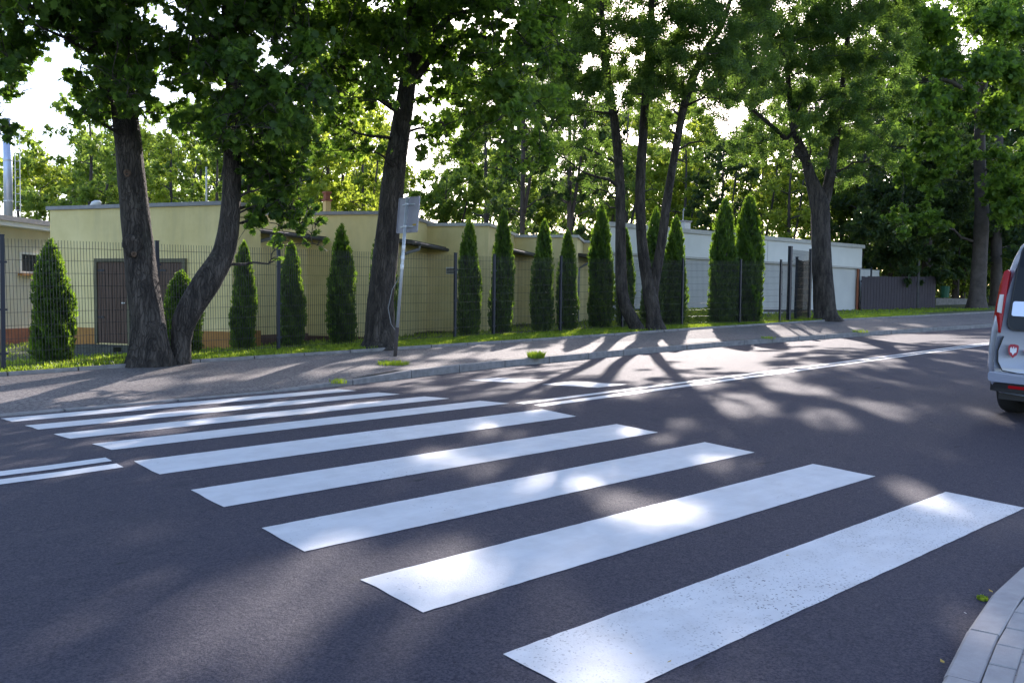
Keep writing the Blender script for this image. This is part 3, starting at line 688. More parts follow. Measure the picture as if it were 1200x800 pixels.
# ------------------------------------------------------------------ buildings
class Wall:
    """vertical plane through two picture columns at given distances; s along it, d towards the camera"""
    def __init__(s, xa, Da, xb, Db, ya=400):
        A = at(xa, ya, Da)[:2]; B = at(xb, ya, Db)[:2]; s.A = A; s.len = np.linalg.norm(B - A); s.e = (B - A) / s.len
        n = np.array([s.e[1], -s.e[0]]); s.n = n if n @ (CAM[:2] - A) > 0 else -n
    def hit(s, x, y):
        r = ray(x, y); t = ((s.A - CAM[:2]) @ s.n) / (r[:2] @ s.n); p = CAM + r * t; return (p[:2] - s.A) @ s.e, p[2]
    skew = 0
    def P(s, q, d, z): p = s.A + s.e * (q - d * s.skew) + s.n * d; return np.array([p[0], p[1], z])
    def box(s, mb, s0, s1, z0, z1, d0, d1, sl=0):
        o = s.P(s0, d0, z0); mb.box(o, s.P(s1, d0, z0) - o, s.P(s0, d1, z0) - o, (0, 0, z1 - z0)); return mb
bl = at(170, 400, 22)
yel = empty('pavilion_building', 'long low yellow rendered building of staggered flat roofed blocks behind the fence', 'building', (bl[0], bl[1], .1))
def bpart(name, mb, mt, parent=yel, smooth=False):
    l = yel.location if parent is yel or parent.parent is yel else parent.location
    top = parent
    while top.parent is not None: top = top.parent
    o = local(mb, top.location).build(name, mt, parent, smooth); return o
blocks = [  # xa, Da, xb, Db, top, back depth, plinth material, top of plinth z
 (60, 22.7, 272, 20.8, 3.50, 1.1, 'orange', .55, 'roof_grey'),
 (272, 24.9, 461, 23.9, 3.62, 6, 'plinth_dark', .33, 'roof_grey'),
 (455, 27.0, 571, 26.4, 3.55, 6, 'plinth_dark', .42, 'roof_light'),
 (566, 30.5, 674, 30.0, 3.50, 6, 'plinth_dark', .50, 'roof_light'),
 (668, 33.0, 715, 32.8, 3.52, 6, 'plinth_dark', .55, 'roof_light')]
W = []
for (xa, Da, xb, Db, zt, dp, pmn, pz, rf) in blocks:
    wl = Wall(xa, Da, xb, Db); W.append(wl)
    bpart('wall', wl.box(MB(), 0, wl.len, -.9, zt, -dp, 0), M['yellow'])
    if len(W) == 1:                                            # broken by the two doors
        a0, a1 = wl.hit(112, 400)[0], wl.hit(154, 400)[0]; b0, b1 = wl.hit(184, 400)[0], wl.hit(219, 400)[0]
        for q0, q1 in ((-.01, a0), (a1, b0), (b1, wl.len + .02)): bpart('plinth', wl.box(MB(), q0, q1, -.9, pz, -dp + .02, .035), M[pmn])
    else: bpart('plinth', wl.box(MB(), -.01, wl.len + .02, -.9, pz, -dp + .02, .035), M[pmn])
    bpart('roof_edge', wl.box(MB(), -.06, wl.len + .06, zt, zt + .09, -dp - .04, .07), M[rf])
# low link walls with felt canopies between the blocks
for (xa, Da, xb, Db, ca, cb, zc) in ((285, 22.2, 365, 24.6, 281, 384, 3.08), (462, 24.3, 500, 26.7, 459, 514, 2.98), (571, 27.2, 606, 30.2, 569, 622, 3.02), (674, 30.8, 692, 32.8, 672, 700, 3.0)):
    wl = Wall(xa, Da, xb, Db)
    bpart('link_wall', wl.box(MB(), 0, wl.len, -.9, zc, -1.6, 0), M['yellow'])
    bpart('plinth', wl.box(MB(), 0, wl.len, -.9, .4, -1.6, .035), M['plinth_dark'])
    mb = MB(); s1 = wl.len + .45; A_ = [wl.P(-.15, .55, zc - .02), wl.P(s1, .55, zc - .05), wl.P(s1, -1.7, zc + .16), wl.P(-.15, -1.7, zc + .18)]
    mb.add(A_ + [q - np.array([0, 0, .11]) for q in A_], [(0, 1, 2, 3), (7, 6, 5, 4), (0, 4, 5, 1), (1, 5, 6, 2), (2, 6, 7, 3), (3, 7, 4, 0)])
    cn = bpart('canopy', mb, M['roof_dark'])
    p0, p1 = wl.P(-.15, .60, zc - .1), wl.P(s1, .60, zc - .14)
    bpart('gutter', MB().tube([p0, p1], .05, 8), M['roof_dark'], cn)
    q0 = wl.P(.35, .58, zc - .14); q1 = wl.P(.15, .3, zc - .35); q2 = wl.P(.1, .06, zc - .5); q3 = wl.P(.1, .06, .3)
    bpart('downpipe', MB().tube([q0, wl.P(.35, .56, zc - .25), q1, q2, q3], .045, 8), M['roof_grey'])
# windows / vents / doors on the yellow building
def on_wall(wl, x0, y0, x1, y1):
    s0, z1 = wl.hit(x0, y0); s1, _ = wl.hit(x1, y0); _, z0 = wl.hit(x0, y1); return s0, s1, z0, z1
def door(wl, x0, x1, y0, y1, lab=None):
    s0, s1, z0, z1 = on_wall(wl, x0, y0, x1, y1)
    fr = MB(); t = .09
    wl.box(fr, s0, s0 + t, z0, z1, .0, .06); wl.box(fr, s1 - t, s1, z0, z1, .0, .06); wl.box(fr, s0 + t, s1 - t, z1 - t, z1, .0, .06)
    bpart('door_frame', fr, M['frame_green'])
    dr = bpart('door', wl.box(MB(), s0 + t, s1 - t, z0 + .02, z1 - t, .0, .02), M['door'])
    n = 8; wd = (s1 - s0 - 2 * t) / n
    for i in range(n): bpart('plank', wl.box(MB(), s0 + t + i * wd + .006, s0 + t + (i + 1) * wd - .006, z0 + .04, z1 - t - .02, .02, .035), M['door'], dr)
    for zz in (.3, .85): bpart('hinge', wl.box(MB(), s0 + t + .01, s0 + t + .22, z0 + (z1 - z0) * zz, z0 + (z1 - z0) * zz + .05, .036, .046), M['fence'], dr)
    bpart('handle', wl.box(MB(), s1 - t - .16, s1 - t - .05, z0 + 1.0, z0 + 1.03, .036, .08), M['galv'], dr)
    st = MB(); wl.box(st, s0 - .25, s1 + .3, -.8, z0 - .02, .0, .9); wl.box(st, s0 - .25, s1 + .3, -.8, z0 - .17, .9, 1.25)
    bpart('steps', st, M['step'])
door(W[0], 112, 154, 303, 402); door(W[0], 184, 219, 303, 402)
s0, s1, z0, z1 = on_wall(W[2], 523, 313, 536, 321)
vn = bpart('vent_window', W[2].box(MB(), s0, s1, z0, z1, 0, .03), M['pvc'])
for i in range(4): bpart('slat', W[2].box(MB(), s0 + .02, s1 - .02, z0 + .02 + i * (z1 - z0 - .04) / 4, z0 + .02 + (i + .6) * (z1 - z0 - .04) / 4, .03, .045), M['fence'], vn)
for wl, x, y in ((W[1], 354, 289), (W[2], 490, 297)):
    s0, s1, z0, z1 = on_wall(wl, x - 1.5, y - 2.5, x + 1.5, y + 2.5); bpart('wall_vent', wl.box(MB(), s0, s1, z0, z1, 0, .03), M['fence'])
# roof flood light and chimneys
def roof_thing(x, y0, y1, D, r, name, label, cat, mt, n=10):
    a_, b_ = at(x, y1, D), at(x, y0, D); mb = MB().tube([a_, (a_[0], a_[1], b_[2])], r, n); o = tag(mb.build(name, mt), label, cat); return o
ch = empty('steel_chimney', 'tall blue grey steel flue pipe behind the white building at far left', 'chimney', tuple(at(10, 262, 33)))
a_ = at(10, 262, 33); top = at(9, 140, 33)[2]
mb = MB().tube([a_, (a_[0], a_[1], top)], .15, 14); local(mb, ch.location).build('flue', M['chimney'], ch, True)
mb = MB()
lx = a_ + MC[:, 0] * .27
for k in (-.0, .18): mb.tube([lx + MC[:, 0] * k, (lx + MC[:, 0] * k)[:2].tolist() + [top - .3]], .015, 4)
zz = a_[2] + .2
while zz < top - .4:
    mb.tube([lx[:2].tolist() + [zz], (lx + MC[:, 0] * .18)[:2].tolist() + [zz]], .012, 4); zz += .3
local(mb, ch.location).build('ladder', M['galv'], ch)
zz = a_[2] + .8
while zz < top:
    local(MB().tube([(a_[0], a_[1], zz), (a_[0], a_[1], zz + .05)], .165, 14), ch.location).build('band', M['galv'], ch); zz += 1.5
yc = empty('roof_chimney', 'narrow yellow chimney with brown cap on the yellow roof behind hanging leaves', 'chimney', tuple(at(383, 259, 28)))
a_ = at(383, 259, 28); mb = MB(); mb.bbox(-.09, .09, -.09, .09, -.3, .62); mb.build('shaft', M['yellow_pipe'], yc)
mb = MB(); mb.bbox(-.12, .12, -.12, .12, .62, .68); mb.bbox(-.08, .08, -.08, .08, .68, .86); mb.bbox(-.11, .11, -.11, .11, .86, .92); mb.build('cap', M['brick_red'], yc)
a_ = at(242, 242, 30); b_ = at(242, 196, 30)
tag(MB().tube([a_ - np.array([0, 0, .5]), (a_[0], a_[1], b_[2])], .03, 6).build('mast', M['galv']), 'thin white mast rising above the yellow roof right of the leaning trunk', 'mast')
fl = empty('flood_light', 'small white flood light with oval head on edge of yellow roof', 'lamp', tuple(at(104, 243.5, 22.2)))
mb = MB(); mb.tube([(0, 0, -.05), (0, 0, .04), (.06, -.05, .09)], .018, 6); mb.build('bracket', M['galv'], fl)
mb = MB(); e_ = np.array([.745, -.667, .25]); e_ /= np.linalg.norm(e_)
mb.tube([e_ * .06 + [0, 0, .06], e_ * .10 + [0, 0, .06], e_ * .2 + [0, 0, .06], e_ * .29 + [0, 0, .06], e_ * .32 + [0, 0, .06]], [.03, .07, .085, .06, .02], 10); mb.build('lamp_head', M['pvc'], fl, True)

# white building, right
wr = Wall(709, 32.4, 1004, 43.0); rv = ray(712, 300)[:2]; wr.skew = float((rv @ wr.e) / abs(rv @ wr.n))
wb = empty('flat_roofed_building', 'long white flat roofed building with grey panel wall beyond the conifer pair', 'building', tuple(wr.P(2, 0, .8)))
zt0, zt1 = 4.05, 4.2
def wpart(name, mb, mt, parent=wb):
    return local(mb, wb.location).build(name, mt, parent)
wpart('wall', wr.box(MB(), 0, wr.len, .2, 3.75, -3.5, 0), M['grey_wall'])
for i in range(int(wr.len / 2.45)): wpart('panel_joint', wr.box(MB(), i * 2.45 + 1.0, i * 2.45 + 1.02, 1.2, 3.1, 0, .012), M['roof_grey'])
wpart('plinth', wr.box(MB(), 0, wr.len + .02, .2, 1.02, -3.5, .05), M['grey_wall'])
wpart('plinth_trim', wr.box(MB(), 0, wr.len + .02, 1.02, 1.12, -3.5, .07), M['roof_dark'])
wpart('fascia', wr.box(MB(), -.05, wr.len + .12, 3.17, 4.08, -3.6, .16), M['white_wall'])
wpart('fascia_trim', wr.box(MB(), -.05, wr.len + .13, 3.10, 3.17, -3.6, .14), M['roof_light'])
wpart('roof_edge', wr.box(MB(), -.1, wr.len + .3, 4.08, 4.24, -3.8, .26), M['roof_light'])
for k in (3.2, 6.4, 9.6): wpart('fascia_joint', wr.box(MB(), k, k + .02, 3.2, 4.06, .16, .166), M['roof_grey'])
wpart('corner_pipe', MB().tube([wr.P(wr.len - .15, .1, .6), wr.P(wr.len - .15, .1, 3.1)], .06, 8), M['brick_red'])
vb = empty('roof_vent_box', 'small grey ventilation box standing on the white building roof', 'vent', tuple(at(801, 273, 37)))
mb = MB(); mb.bbox(-.2, .2, -.2, .2, -.2, .42); mb.build('shaft', M['galv'], vb)
mb = MB(); mb.bbox(-.25, .25, -.25, .25, .46, .5); mb.bbox(-.22, .22, -.22, .22, .42, .46); mb.build('cap', M['roof_grey'], vb)
mb = MB(); mb.tube([(-.05, 0, .5), (-.05, 0, .9), (.0, 0, 1.02), (.06, 0, .95)], .02, 6); mb.build('pipe', M['galv'], vb)
# white building, left
wlft = Wall(-75, 23.0, 72, 28.2)
wl2 = empty('outbuilding', 'white outbuilding with red plinth and one small window at left edge', 'building', tuple(wlft.P(2, 0, .1)))
def lpart(name, mb, mt, parent=wl2): return local(mb, wl2.location).build(name, mt, parent)
lpart('wall', wlft.box(MB(), 0, wlft.len, -.9, 3.28, -6, 0), M['cream'])
lpart('plinth', wlft.box(MB(), -.02, wlft.len, -.9, .36, -6, .04), M['brick_red'])
lpart('roof_slab', wlft.box(MB(), -.4, wlft.len + .1, 3.28, 3.42, -6.3, .45), M['pvc'])
lpart('roof_felt', wlft.box(MB(), -.45, wlft.len + .12, 3.42, 3.56, -6.4, .5), M['roof_grey'])
s0, s1, z0, z1 = on_wall(wlft, 22, 295, 47, 320)
wf = MB(); t = .06
wlft.box(wf, s0, s0 + t, z0, z1, 0, .05); wlft.box(wf, s1 - t, s1, z0, z1, 0, .05); wlft.box(wf, s0 + t, s1 - t, z1 - t, z1, 0, .05); wlft.box(wf, s0 + t, s1 - t, z0, z0 + t, 0, .05)
win = lpart('window', wf, M['pvc']); lpart('pane', wlft.box(MB(), s0 + t, s1 - t, z0 + t, z1 - t, 0, .02), M['glass'], win)
lpart('sill', wlft.box(MB(), s0 - .05, s1 + .05, z0 - .07, z0 - .004, 0, .12), M['orange'], win)

# dark plank fence and gate bits at the right
pf0, pf1 = at(1009, 365, 42.5), at(1096, 360, 45.5)
pf = empty('plank_fence', 'dark vertical plank fence in shade beyond the white building', 'fence', (pf0[0], pf0[1], ground_at(pf0[0], pf0[1])))
d = pf1[:2] - pf0[:2]; ln = np.linalg.norm(d); d /= ln; nP = 26
for i in range(nP):
    x = pf0[0] + d[0] * ln * i / nP; y = pf0[1] + d[1] * ln * i / nP; z = ground_at(x, y); wd = ln / nP - .02
    mb = MB(); mb.box((x, y, z - .1), (d[0] * wd, d[1] * wd, 0), (-d[1] * .03, d[0] * .03, 0), (0, 0, 1.72 + random.uniform(-.02, .02)))
    local(mb, pf.location).build('plank', M['plank'], pf)
for k in (.35, 1.35):
    mb = MB(); mb.box((pf0[0] - d[1] * .032, pf0[1] + d[0] * .032, ground_at(pf0[0], pf0[1]) + k), (d[0] * ln, d[1] * ln, ground_at(pf1[0], pf1[1]) - ground_at(pf0[0], pf0[1])), (-d[1] * .05, d[0] * .05, 0), (0, 0, .09))
    local(mb, pf.location).build('rail', M['plank'], pf)
mb = MB(); q = at(1075, 362, 44); z = ground_at(q[0], q[1]); mb.tube([(q[0], q[1], z - .2), (q[0], q[1], z + 2.4)], .06, 8)
local(mb, pf.location).build('post', M['roof_dark'], pf)
sg = empty('side_gate', 'light metal mesh side gate against pale wall at right end of white building', 'gate', tuple(at(1006, 364, 43.6)))
mb = MB(); q0 = at(1006, 350, 43.6); q1 = at(1020, 350, 43.9); z = ground_at(q0[0], q0[1])
for q in (q0, q1): mb.tube([(q[0], q[1], z - .1), (q[0], q[1], z + 2.1)], .05, 6)
local(mb, sg.location).build('post', M['fence'], sg)
mb = MB(); e = (q1 - q0)[:2]
for i in range(9): mb.tube([(q0[0] + e[0] * i / 9, q0[1] + e[1] * i / 9, z + .1), (q0[0] + e[0] * i / 9, q0[1] + e[1] * i / 9, z + 2.0)], .008, 4)
for i in range(6): mb.tube([(q0[0], q0[1], z + .1 + i * .38), (q1[0], q1[1], z + .1 + i * .38)], .012, 4)
local(mb, sg.location).build('mesh_leaf', M['galv'], sg)
mb = MB(); mb.box((q0[0] + .4, q0[1] + .5, z - .2), (e[0] * 2.2, e[1] * 2.2, 0), (.1, .12, 0), (0, 0, 2.2)); tag(mb.build('garden_wall', M['white_wall']), 'short pale wall seen through the side gate', 'wall')
bn = at(1107, 350, 58); z = ground_at(bn[0], bn[1])
bb = empty('litter_bin', 'small green litter bin in the far shade by the trees', 'bin', (bn[0], bn[1], z))
mb = MB(); mb.tube([(0, 0, .35), (0, 0, 1.1)], [.24, .3], 10); mb.build('bin_body', M['bin'], bb); MB().tube([(0, 0, -.1), (0, 0, .36)], .05, 6).build('bin_post', M['galv'], bb)
q = at(1097, 353, 52); q1 = at(1140, 354, 54); z = ground_at(q[0], q[1])
mb = MB(); e = (q1 - q); mb.box((q[0], q[1], z - .2), (e[0], e[1], 0), (.25, .28, 0), (0, 0, .62)); tag(mb.build('low_wall', M['kerb']), 'low concrete wall on the grass between the dark and pale trunks', 'wall')

# ------------------------------------------------------------------ road sign
sb = at(463, 426, 16.6); sb[2] = ground_at(sb[0], sb[1]); st_ = at(477.5, 231, 16.6)
sg = empty('road_sign', 'leaning grey road sign pole with blank metal plate seen from behind', 'sign', tuple(sb))
D_ = st_ - sb
def sp(t): return D_ * t
MB().tube([sp(-.04), sp(.18)], .036, 10).build('pole_foot', M['post_dark'], sg, True)
MB().tube([sp(.18), sp(1.0)], .031, 12).build('pole', M['galv'], sg, True)
for a0, a1 in ((.545, .575), (.60, .63), (.665, .695)): MB().tube([sp(a0), sp(a1)], .034, 12).build('reflective_band', M['pole_tape'], sg, True)
ax = np.array([0.12, -1., .0]); ax /= np.linalg.norm(ax); up = D_ / np.linalg.norm(D_); nx = np.cross(ax, up); nx /= np.linalg.norm(nx)
if nx[0] < 0: nx = -nx
pc = sp(.89) + nx * .06
hw, hh = .29, .335; mb = MB(); V = []
def rr(hw, hh, r, n=4): 
    o = []
    for cx, cy, a0 in ((hw - r, hh - r, 0), (-hw + r, hh - r, 90), (-hw + r, -hh + r, 180), (hw - r, -hh + r, 270)):
        for k in range(n + 1): a = math.radians(a0 + 90 * k / n); o.append((cx + r * math.cos(a), cy + r * math.sin(a)))
    return o
poly = rr(hw, hh, .03); n = len(poly)
for dd in (0, .003): V += [pc + ax * x + up * y + nx * dd for x, y in poly]
mb.add(V, [tuple(range(n)), tuple(reversed(range(n, 2 * n)))] + [(i, (i + 1) % n, (i + 1) % n + n, i + n) for i in range(n)]); mb.build('sign_plate', M['plate'], sg)
mb = MB(); V = []
for s_, d0 in ((1, -.018), (.975, -.018), (.975, 0), (1, 0)): V += [pc + ax * x * s_ + up * y * s_ + nx * d0 for x, y in poly]
mb.add(V, [(k * n + i, k * n + (i + 1) % n, ((k + 1) % 4) * n + (i + 1) % n, ((k + 1) % 4) * n + i) for k in range(4) for i in range(n)]); mb.build('plate_rim', M['plate'], sg)
for t in (.815, .955):
    mb = MB(); c0 = sp(t); mb.box(c0 - ax * .17 - up * .012 + nx * .03, ax * .34, up * .024, nx * .028); mb.tube([c0 - up * .015, c0 + up * .015], .042, 10); mb.build('clamp', M['galv'], sg)
c0 = pc - up * hh * .62 - ax * (-.14) - nx * .004; mb = MB(); mb.box(c0, ax * .09, up * .035, -nx * .002); mb.build('sticker', M['leaf_yellow'], sg)
mb = MB(); mb.tube([sp(.15) + [-.0, 0, 0], sp(.2) + MC[:, 0] * -.12, sp(.3) + MC[:, 0] * -.2, sp(.42) + MC[:, 0] * -.15, sp(.5) + MC[:, 0] * -.03], .006, 5); mb.build('loose_wire', M['cable'], sg)

# ------------------------------------------------------------------ van
PAINT = mat('van_paint', (.53, .58, .72), .32, .55, Coat_Weight=.8, Coat_Roughness=.08)
GLASS = mat('van_glass', (.008, .009, .012), .08, 0, Specular_IOR_Level=.25)
RUB = mat('rubber', (.012, .012, .013), .85); BLK = mat('black_plastic', (.012, .012, .014), .5)
REDL = mat('tail_lens', (.36, .006, .01), .2, 0, Specular_IOR_Level=.35); CLR = mat('clear_lens', (.6, .55, .52), .12, 0, Coat_Weight=1.0)
RIM = mat('wheel_rim', (.4, .4, .42), .35, .8); WHT = mat('decal_white', (.75, .75, .76), .5); REDD = mat('decal_red', (.36, .02, .04), .5); PNK = mat('decal_pink', (.55, .3, .38), .5); DRK = mat('decal_dark', (.10, .02, .05), .5)
vx, vy = 7.6, .70
van = empty('parked_van', 'silver high roofed van at right edge seen from behind with shield crest on tailgate', 'van', (vx, vy, float(road_z(vx, .8))))
van.scale = (1, 1, 1.06)
van.rotation_euler = (math.radians(2.2), math.radians(-1.15), math.radians(0))
def xrear(z): return float(np.interp(z, [0, .30, .45, .8, 1.0, 1.45, 1.7, 1.86], [.05, .03, .0, .03, .06, .14, .22, .34]))
prof = [(0, .24), (.55, .24), (.80, .25), (.88, .33), (.915, .50), (.925, .68), (.918, .86), (.90, 1.0), (.875, 1.15), (.84, 1.35), (.795, 1.55), (.75, 1.68), (.68, 1.77), (.56, 1.83), (.30, 1.86), (0, 1.87)]
def section(x, top, wsc=1, low=0, rear=False, ins=0):
    pts = []
    for y, z in prof:
        zz = z if z <= .95 else .95 + (z - .95) * (top - .95) / .92
        if top < .95: zz = .24 + (z - .24) * (top - .24) / 1.63
        yy = y * wsc - (ins if y > .3 else 0)
        pts.append((x + (xrear(z) if rear else 0), yy, zz + (low if z < .4 else 0)))
    return pts + [(p[0], -p[1], p[2]) for p in reversed(pts[1:-1])]
secs = [section(.0, 1.83, .90, 0, True), section(.015, 1.85, .955, 0, True), section(.05, 1.86, .985, 0, True), section(.14, 1.865, 1.0, 0, True), section(.5, 1.87), section(1.2, 1.875), section(2.2, 1.87), section(2.75, 1.83), section(3.0, 1.74),
        section(3.35, 1.42), section(3.62, 1.17), section(3.75, 1.12, .985), section(4.1, 1.03, .95), section(4.28, .92, .90), section(4.36, .7, .84)]
n = len(secs[0]); mb = MB(); V = [p for s_ in secs for p in s_]
F = [(k * n + i, k * n + (i + 1) % n, (k + 1) * n + (i + 1) % n, (k + 1) * n + i) for k in range(len(secs) - 1) for i in range(n)]
def capf(b0):
    h_ = n // 2; out = []
    for i in range(h_): 
        a_, b_ = b0 + i, b0 + i + 1; c_, d_ = b0 + (n - i - 1) % n + (0), b0 + (n - i) % n
        if i == 0: out.append((b0, b0 + 1, b0 + n - 1))
        elif i < h_ - 1: out.append((b0 + i, b0 + i + 1, b0 + n - i - 1, b0 + n - i))
        else: out.append((b0 + i, b0 + i + 1, b0 + n - i))
    return out
F += capf(0) + [tuple(reversed(f)) for f in capf((len(secs) - 1) * n)]
body = mb.add(V, F).build('body', PAINT, van, True)
def rear_panel(name, outline, mt, off, parent=van, thick=.012, inner=None):
    """outline in (y, z); follows the rake of the rear"""
    mb = MB(); V = []; n = len(outline)
    for o_ in (off + thick, off): V += [(xrear(z) - o_, y, z) for y, z in outline]
    cy = sum(p[0] for p in outline) / n; cz = sum(p[1] for p in outline) / n; V += [(xrear(cz) - off - thick, cy, cz)]
    mb.add(V, [(i, (i + 1) % n, 2 * n) for i in range(n)] + [(i, i + n, (i + 1) % n + n, (i + 1) % n) for i in range(n)]); return mb.build(name, mt, parent)
def rrect(y0, y1, z0, z1, r, k=5, taper=0):
    pts = [(x + (y0 + y1) / 2, z + (z0 + z1) / 2) for x, z in rr((y1 - y0) / 2, (z1 - z0) / 2, r, k)]; out = []
    for i in range(len(pts)):
        a_, b_ = np.array(pts[i]), np.array(pts[(i + 1) % len(pts)]); m_ = max(1, int(np.linalg.norm(b_ - a_) / .12))
        out += [tuple(a_ + (b_ - a_) * j / m_) for j in range(m_)]
    return [(y * (1 - taper * (z - z0)), z) for y, z in out]
rear_panel('rear_window', rrect(-.73, .73, .87, 1.69, .09, 5, .07), GLASS, .004, thick=.010)
rear_panel('window_seal', rrect(-.745, .745, .855, 1.705, .095, 5, .07), BLK, .0, thick=.009)
hb = rear_panel('window_bar', rrect(.1, .70, 1.00, 1.14, .02, 4), PAINT, .014, thick=.022)  # body-coloured raised bars across the lower rear window
rear_panel('window_bar', rrect(-.70, -.1, 1.00, 1.14, .02, 4), PAINT, .014, thick=.022)
# seam of the tailgate
for sgn in (1, -1):
    seam = [(.76, .80), (.80, .66), (.79, .55), (.74, .47), (.6, .455), (.3, .45), (.0, .45)]
    MB().tube([(xrear(z) - .004, sgn * y, z) for y, z in seam], .0065, 6).build('door_seam', BLK, body)
    ol = [(.79, .83), (.885, .86), (.905, .95), (.895, 1.1), (.868, 1.28), (.835, 1.42), (.80, 1.44), (.775, 1.42), (.78, 1.2), (.785, 1.0)]
    V = []; k = len(ol); mb = MB()
    def tx(y, z, o_): return xrear(z) + np.interp(abs(y), [.75, .84, .87, .91], [0, .02, .05, .11]) - o_
    V += [(tx(y, z, .028), sgn * y, z) for y, z in ol] + [(tx(y, z, -.03), sgn * y, z) for y, z in ol]
    cy, cz = .84, 1.12; V += [(tx(cy, cz, .034), sgn * cy, cz)]
    tl = mb.add(V, [(i, (i + 1) % k, 2 * k) for i in range(k)] + [(i, i + k, (i + 1) % k + k, (i + 1) % k) for i in range(k)]).build('tail_light', REDL, van)
    ol2 = [(.80, 1.02), (.85, 1.03), (.855, 1.1), (.842, 1.2), (.80, 1.2)]; k = 5; mb = MB()
    V = [(tx(y, z, .040), sgn * y, z) for y, z in ol2] + [(tx(y, z, .02), sgn * y, z) for y, z in ol2]
    mb.add(V, [tuple(range(k))] + [(i, i + k, (i + 1) % k + k, (i + 1) % k) for i in range(k)]).build('clear_lens', CLR, tl)
rear_panel('bumper', rrect(-.86, .86, .36, .455, .03, 4), PAINT, .02, thick=.03)
rear_panel('bumper_valance', rrect(-.82, .82, .265, .352, .03, 4), BLK, .0, thick=.03)
for sgn in (1, -1): rear_panel('bumper_reflector', rrect(sgn * .52 - .15, sgn * .52 + .15, .305, .335, .01, 3), REDL, .034, thick=.006)
rear_panel('number_plate', rrect(-.26, .26, .60, .71, .01, 3), WHT, .012)
cr = rear_panel('crest', [(.655 + (a_ - .655) * .8, .665 + (b_ - .665) * .8) for a_, b_ in [(.60, .74), (.645, .748), (.69, .745), (.715, .72), (.71, .66), (.695, .62), (.65, .585), (.61, .62), (.595, .66), (.592, .72)]], REDD, .008, thick=.004)
def bird(parent):
    rear_panel('eagle', [(.655 + (a_ - .655) * .72, .668 + (b_ - .668) * .72) for a_, b_ in [(.65, .61), (.668, .64), (.69, .65), (.695, .70), (.68, .72), (.672, .685), (.66, .70), (.654, .725), (.646, .725), (.64, .70), (.628, .685), (.62, .72), (.606, .70), (.61, .65), (.632, .64)]], WHT, .013, parent, thick=.002)
bird(cr)
rear_panel('lettering_stripe', [(.56, .685), (.30, .70), (.32, .66), (.545, .645)], PNK, .008, thick=.003)
rear_panel('lettering_stripe', [(.53, .655), (.47, .69), (.30, .695), (.31, .645), (.53, .635)], REDD, .012, thick=.003)
MB().bbox(.12, 3.6, -.80, .80, .18, .26).build('underbody', BLK, van)
for sgn in (1, -1):                                            # side glass, mirrors, wheels
    for x0, x1 in ((.42, 1.35), (1.45, 2.25), (2.33, 3.05)):
        sl = [(x0, 1.08), (x1, 1.08), (x1 if x1 < 3 else x1 - .0, 1.10), (x1 - (.35 if x1 > 3 else .04), 1.58), (x0 + .04, 1.58)]
        def sy(z): return float(np.interp(z, [p[1] for p in prof[7:]], [p[0] for p in prof[7:]]))
        V = [(x, sgn * (sy(z) + .008), z) for x, z in sl] + [(x, sgn * (sy(z) - .01), z) for x, z in sl]
        MB().add(V, [tuple(range(5))] + [(i, i + 5, (i + 1) % 5 + 5, (i + 1) % 5) for i in range(5)]).build('side_window', GLASS, van)
    MB().box((2.75, sgn * .9, 1.08), (.16, 0, 0), (0, sgn * .2, 0), (0, 0, .22)).build('mirror', BLK, van)
    for x in (.62, 3.55):
        wh = bpy.data.objects.new('wheel', None); COL.objects.link(wh); wh.parent = van; wh.location = (x, sgn * .80, .315)
        t_ = [( .105, .20), (.11, .26), (.10, .30), (.06, .316), (-.06, .316), (-.10, .30), (-.11, .26), (-.105, .20)]; V = []
        for a in np.arange(28) * 2 * math.pi / 28: V += [(math.cos(a) * r, y, math.sin(a) * r) for y, r in t_]
        k = 8; F = [(j * k + i, j * k + (i + 1) % k, ((j + 1) % 28) * k + (i + 1) % k, ((j + 1) % 28) * k + i) for j in range(28) for i in range(k)]
        MB().add(V, F).build('tyre', RUB, wh, True)
        mb = MB(); mb.tube([(0, -.06, 0), (0, .06, 0)], .2, 20)
        for q in range(5):
            a = q * 1.2566; mb.box((math.cos(a) * .03 - math.sin(a) * .025, sgn * .06, math.sin(a) * .03 + math.cos(a) * .025), (math.cos(a) * .15, 0, math.sin(a) * .15), (0, sgn * .03, 0), (math.sin(a) * .05, 0, -math.cos(a) * .05))
        mb.build('rim', RIM, wh)
        V = []; ar = [(.33, .93), (.37, .935), (.37, .85), (.33, .85)]
        for a in np.linspace(-.25, math.pi + .25, 20): V += [(x + math.cos(a) * r, sgn * y, .33 + math.sin(a) * r) for r, y in ar]
        F = [(j * 4 + i, j * 4 + (i + 1) % 4, (j + 1) * 4 + (i + 1) % 4, (j + 1) * 4 + i) for j in range(19) for i in range(4)]
        MB().add(V, F).build('wheel_arch', BLK, van)
    MB().box((4.2, sgn * .5, .62), (.12, 0, 0), (0, sgn * .25, 0), (0, 0, .18)).build('headlight', CLR, van)
V = [(3.02, -.66, 1.70), (3.02, .66, 1.70), (3.60, .78, 1.19), (3.60, -.78, 1.19)]
MB().add([(x + .012, y, z + .02) for x, y, z in V] + [(x - .02, y, z - .02) for x, y, z in V], [(0, 1, 2, 3), (0, 4, 5, 1), (1, 5, 6, 2), (2, 6, 7, 3), (3, 7, 4, 0)]).build('windscreen', GLASS, van)

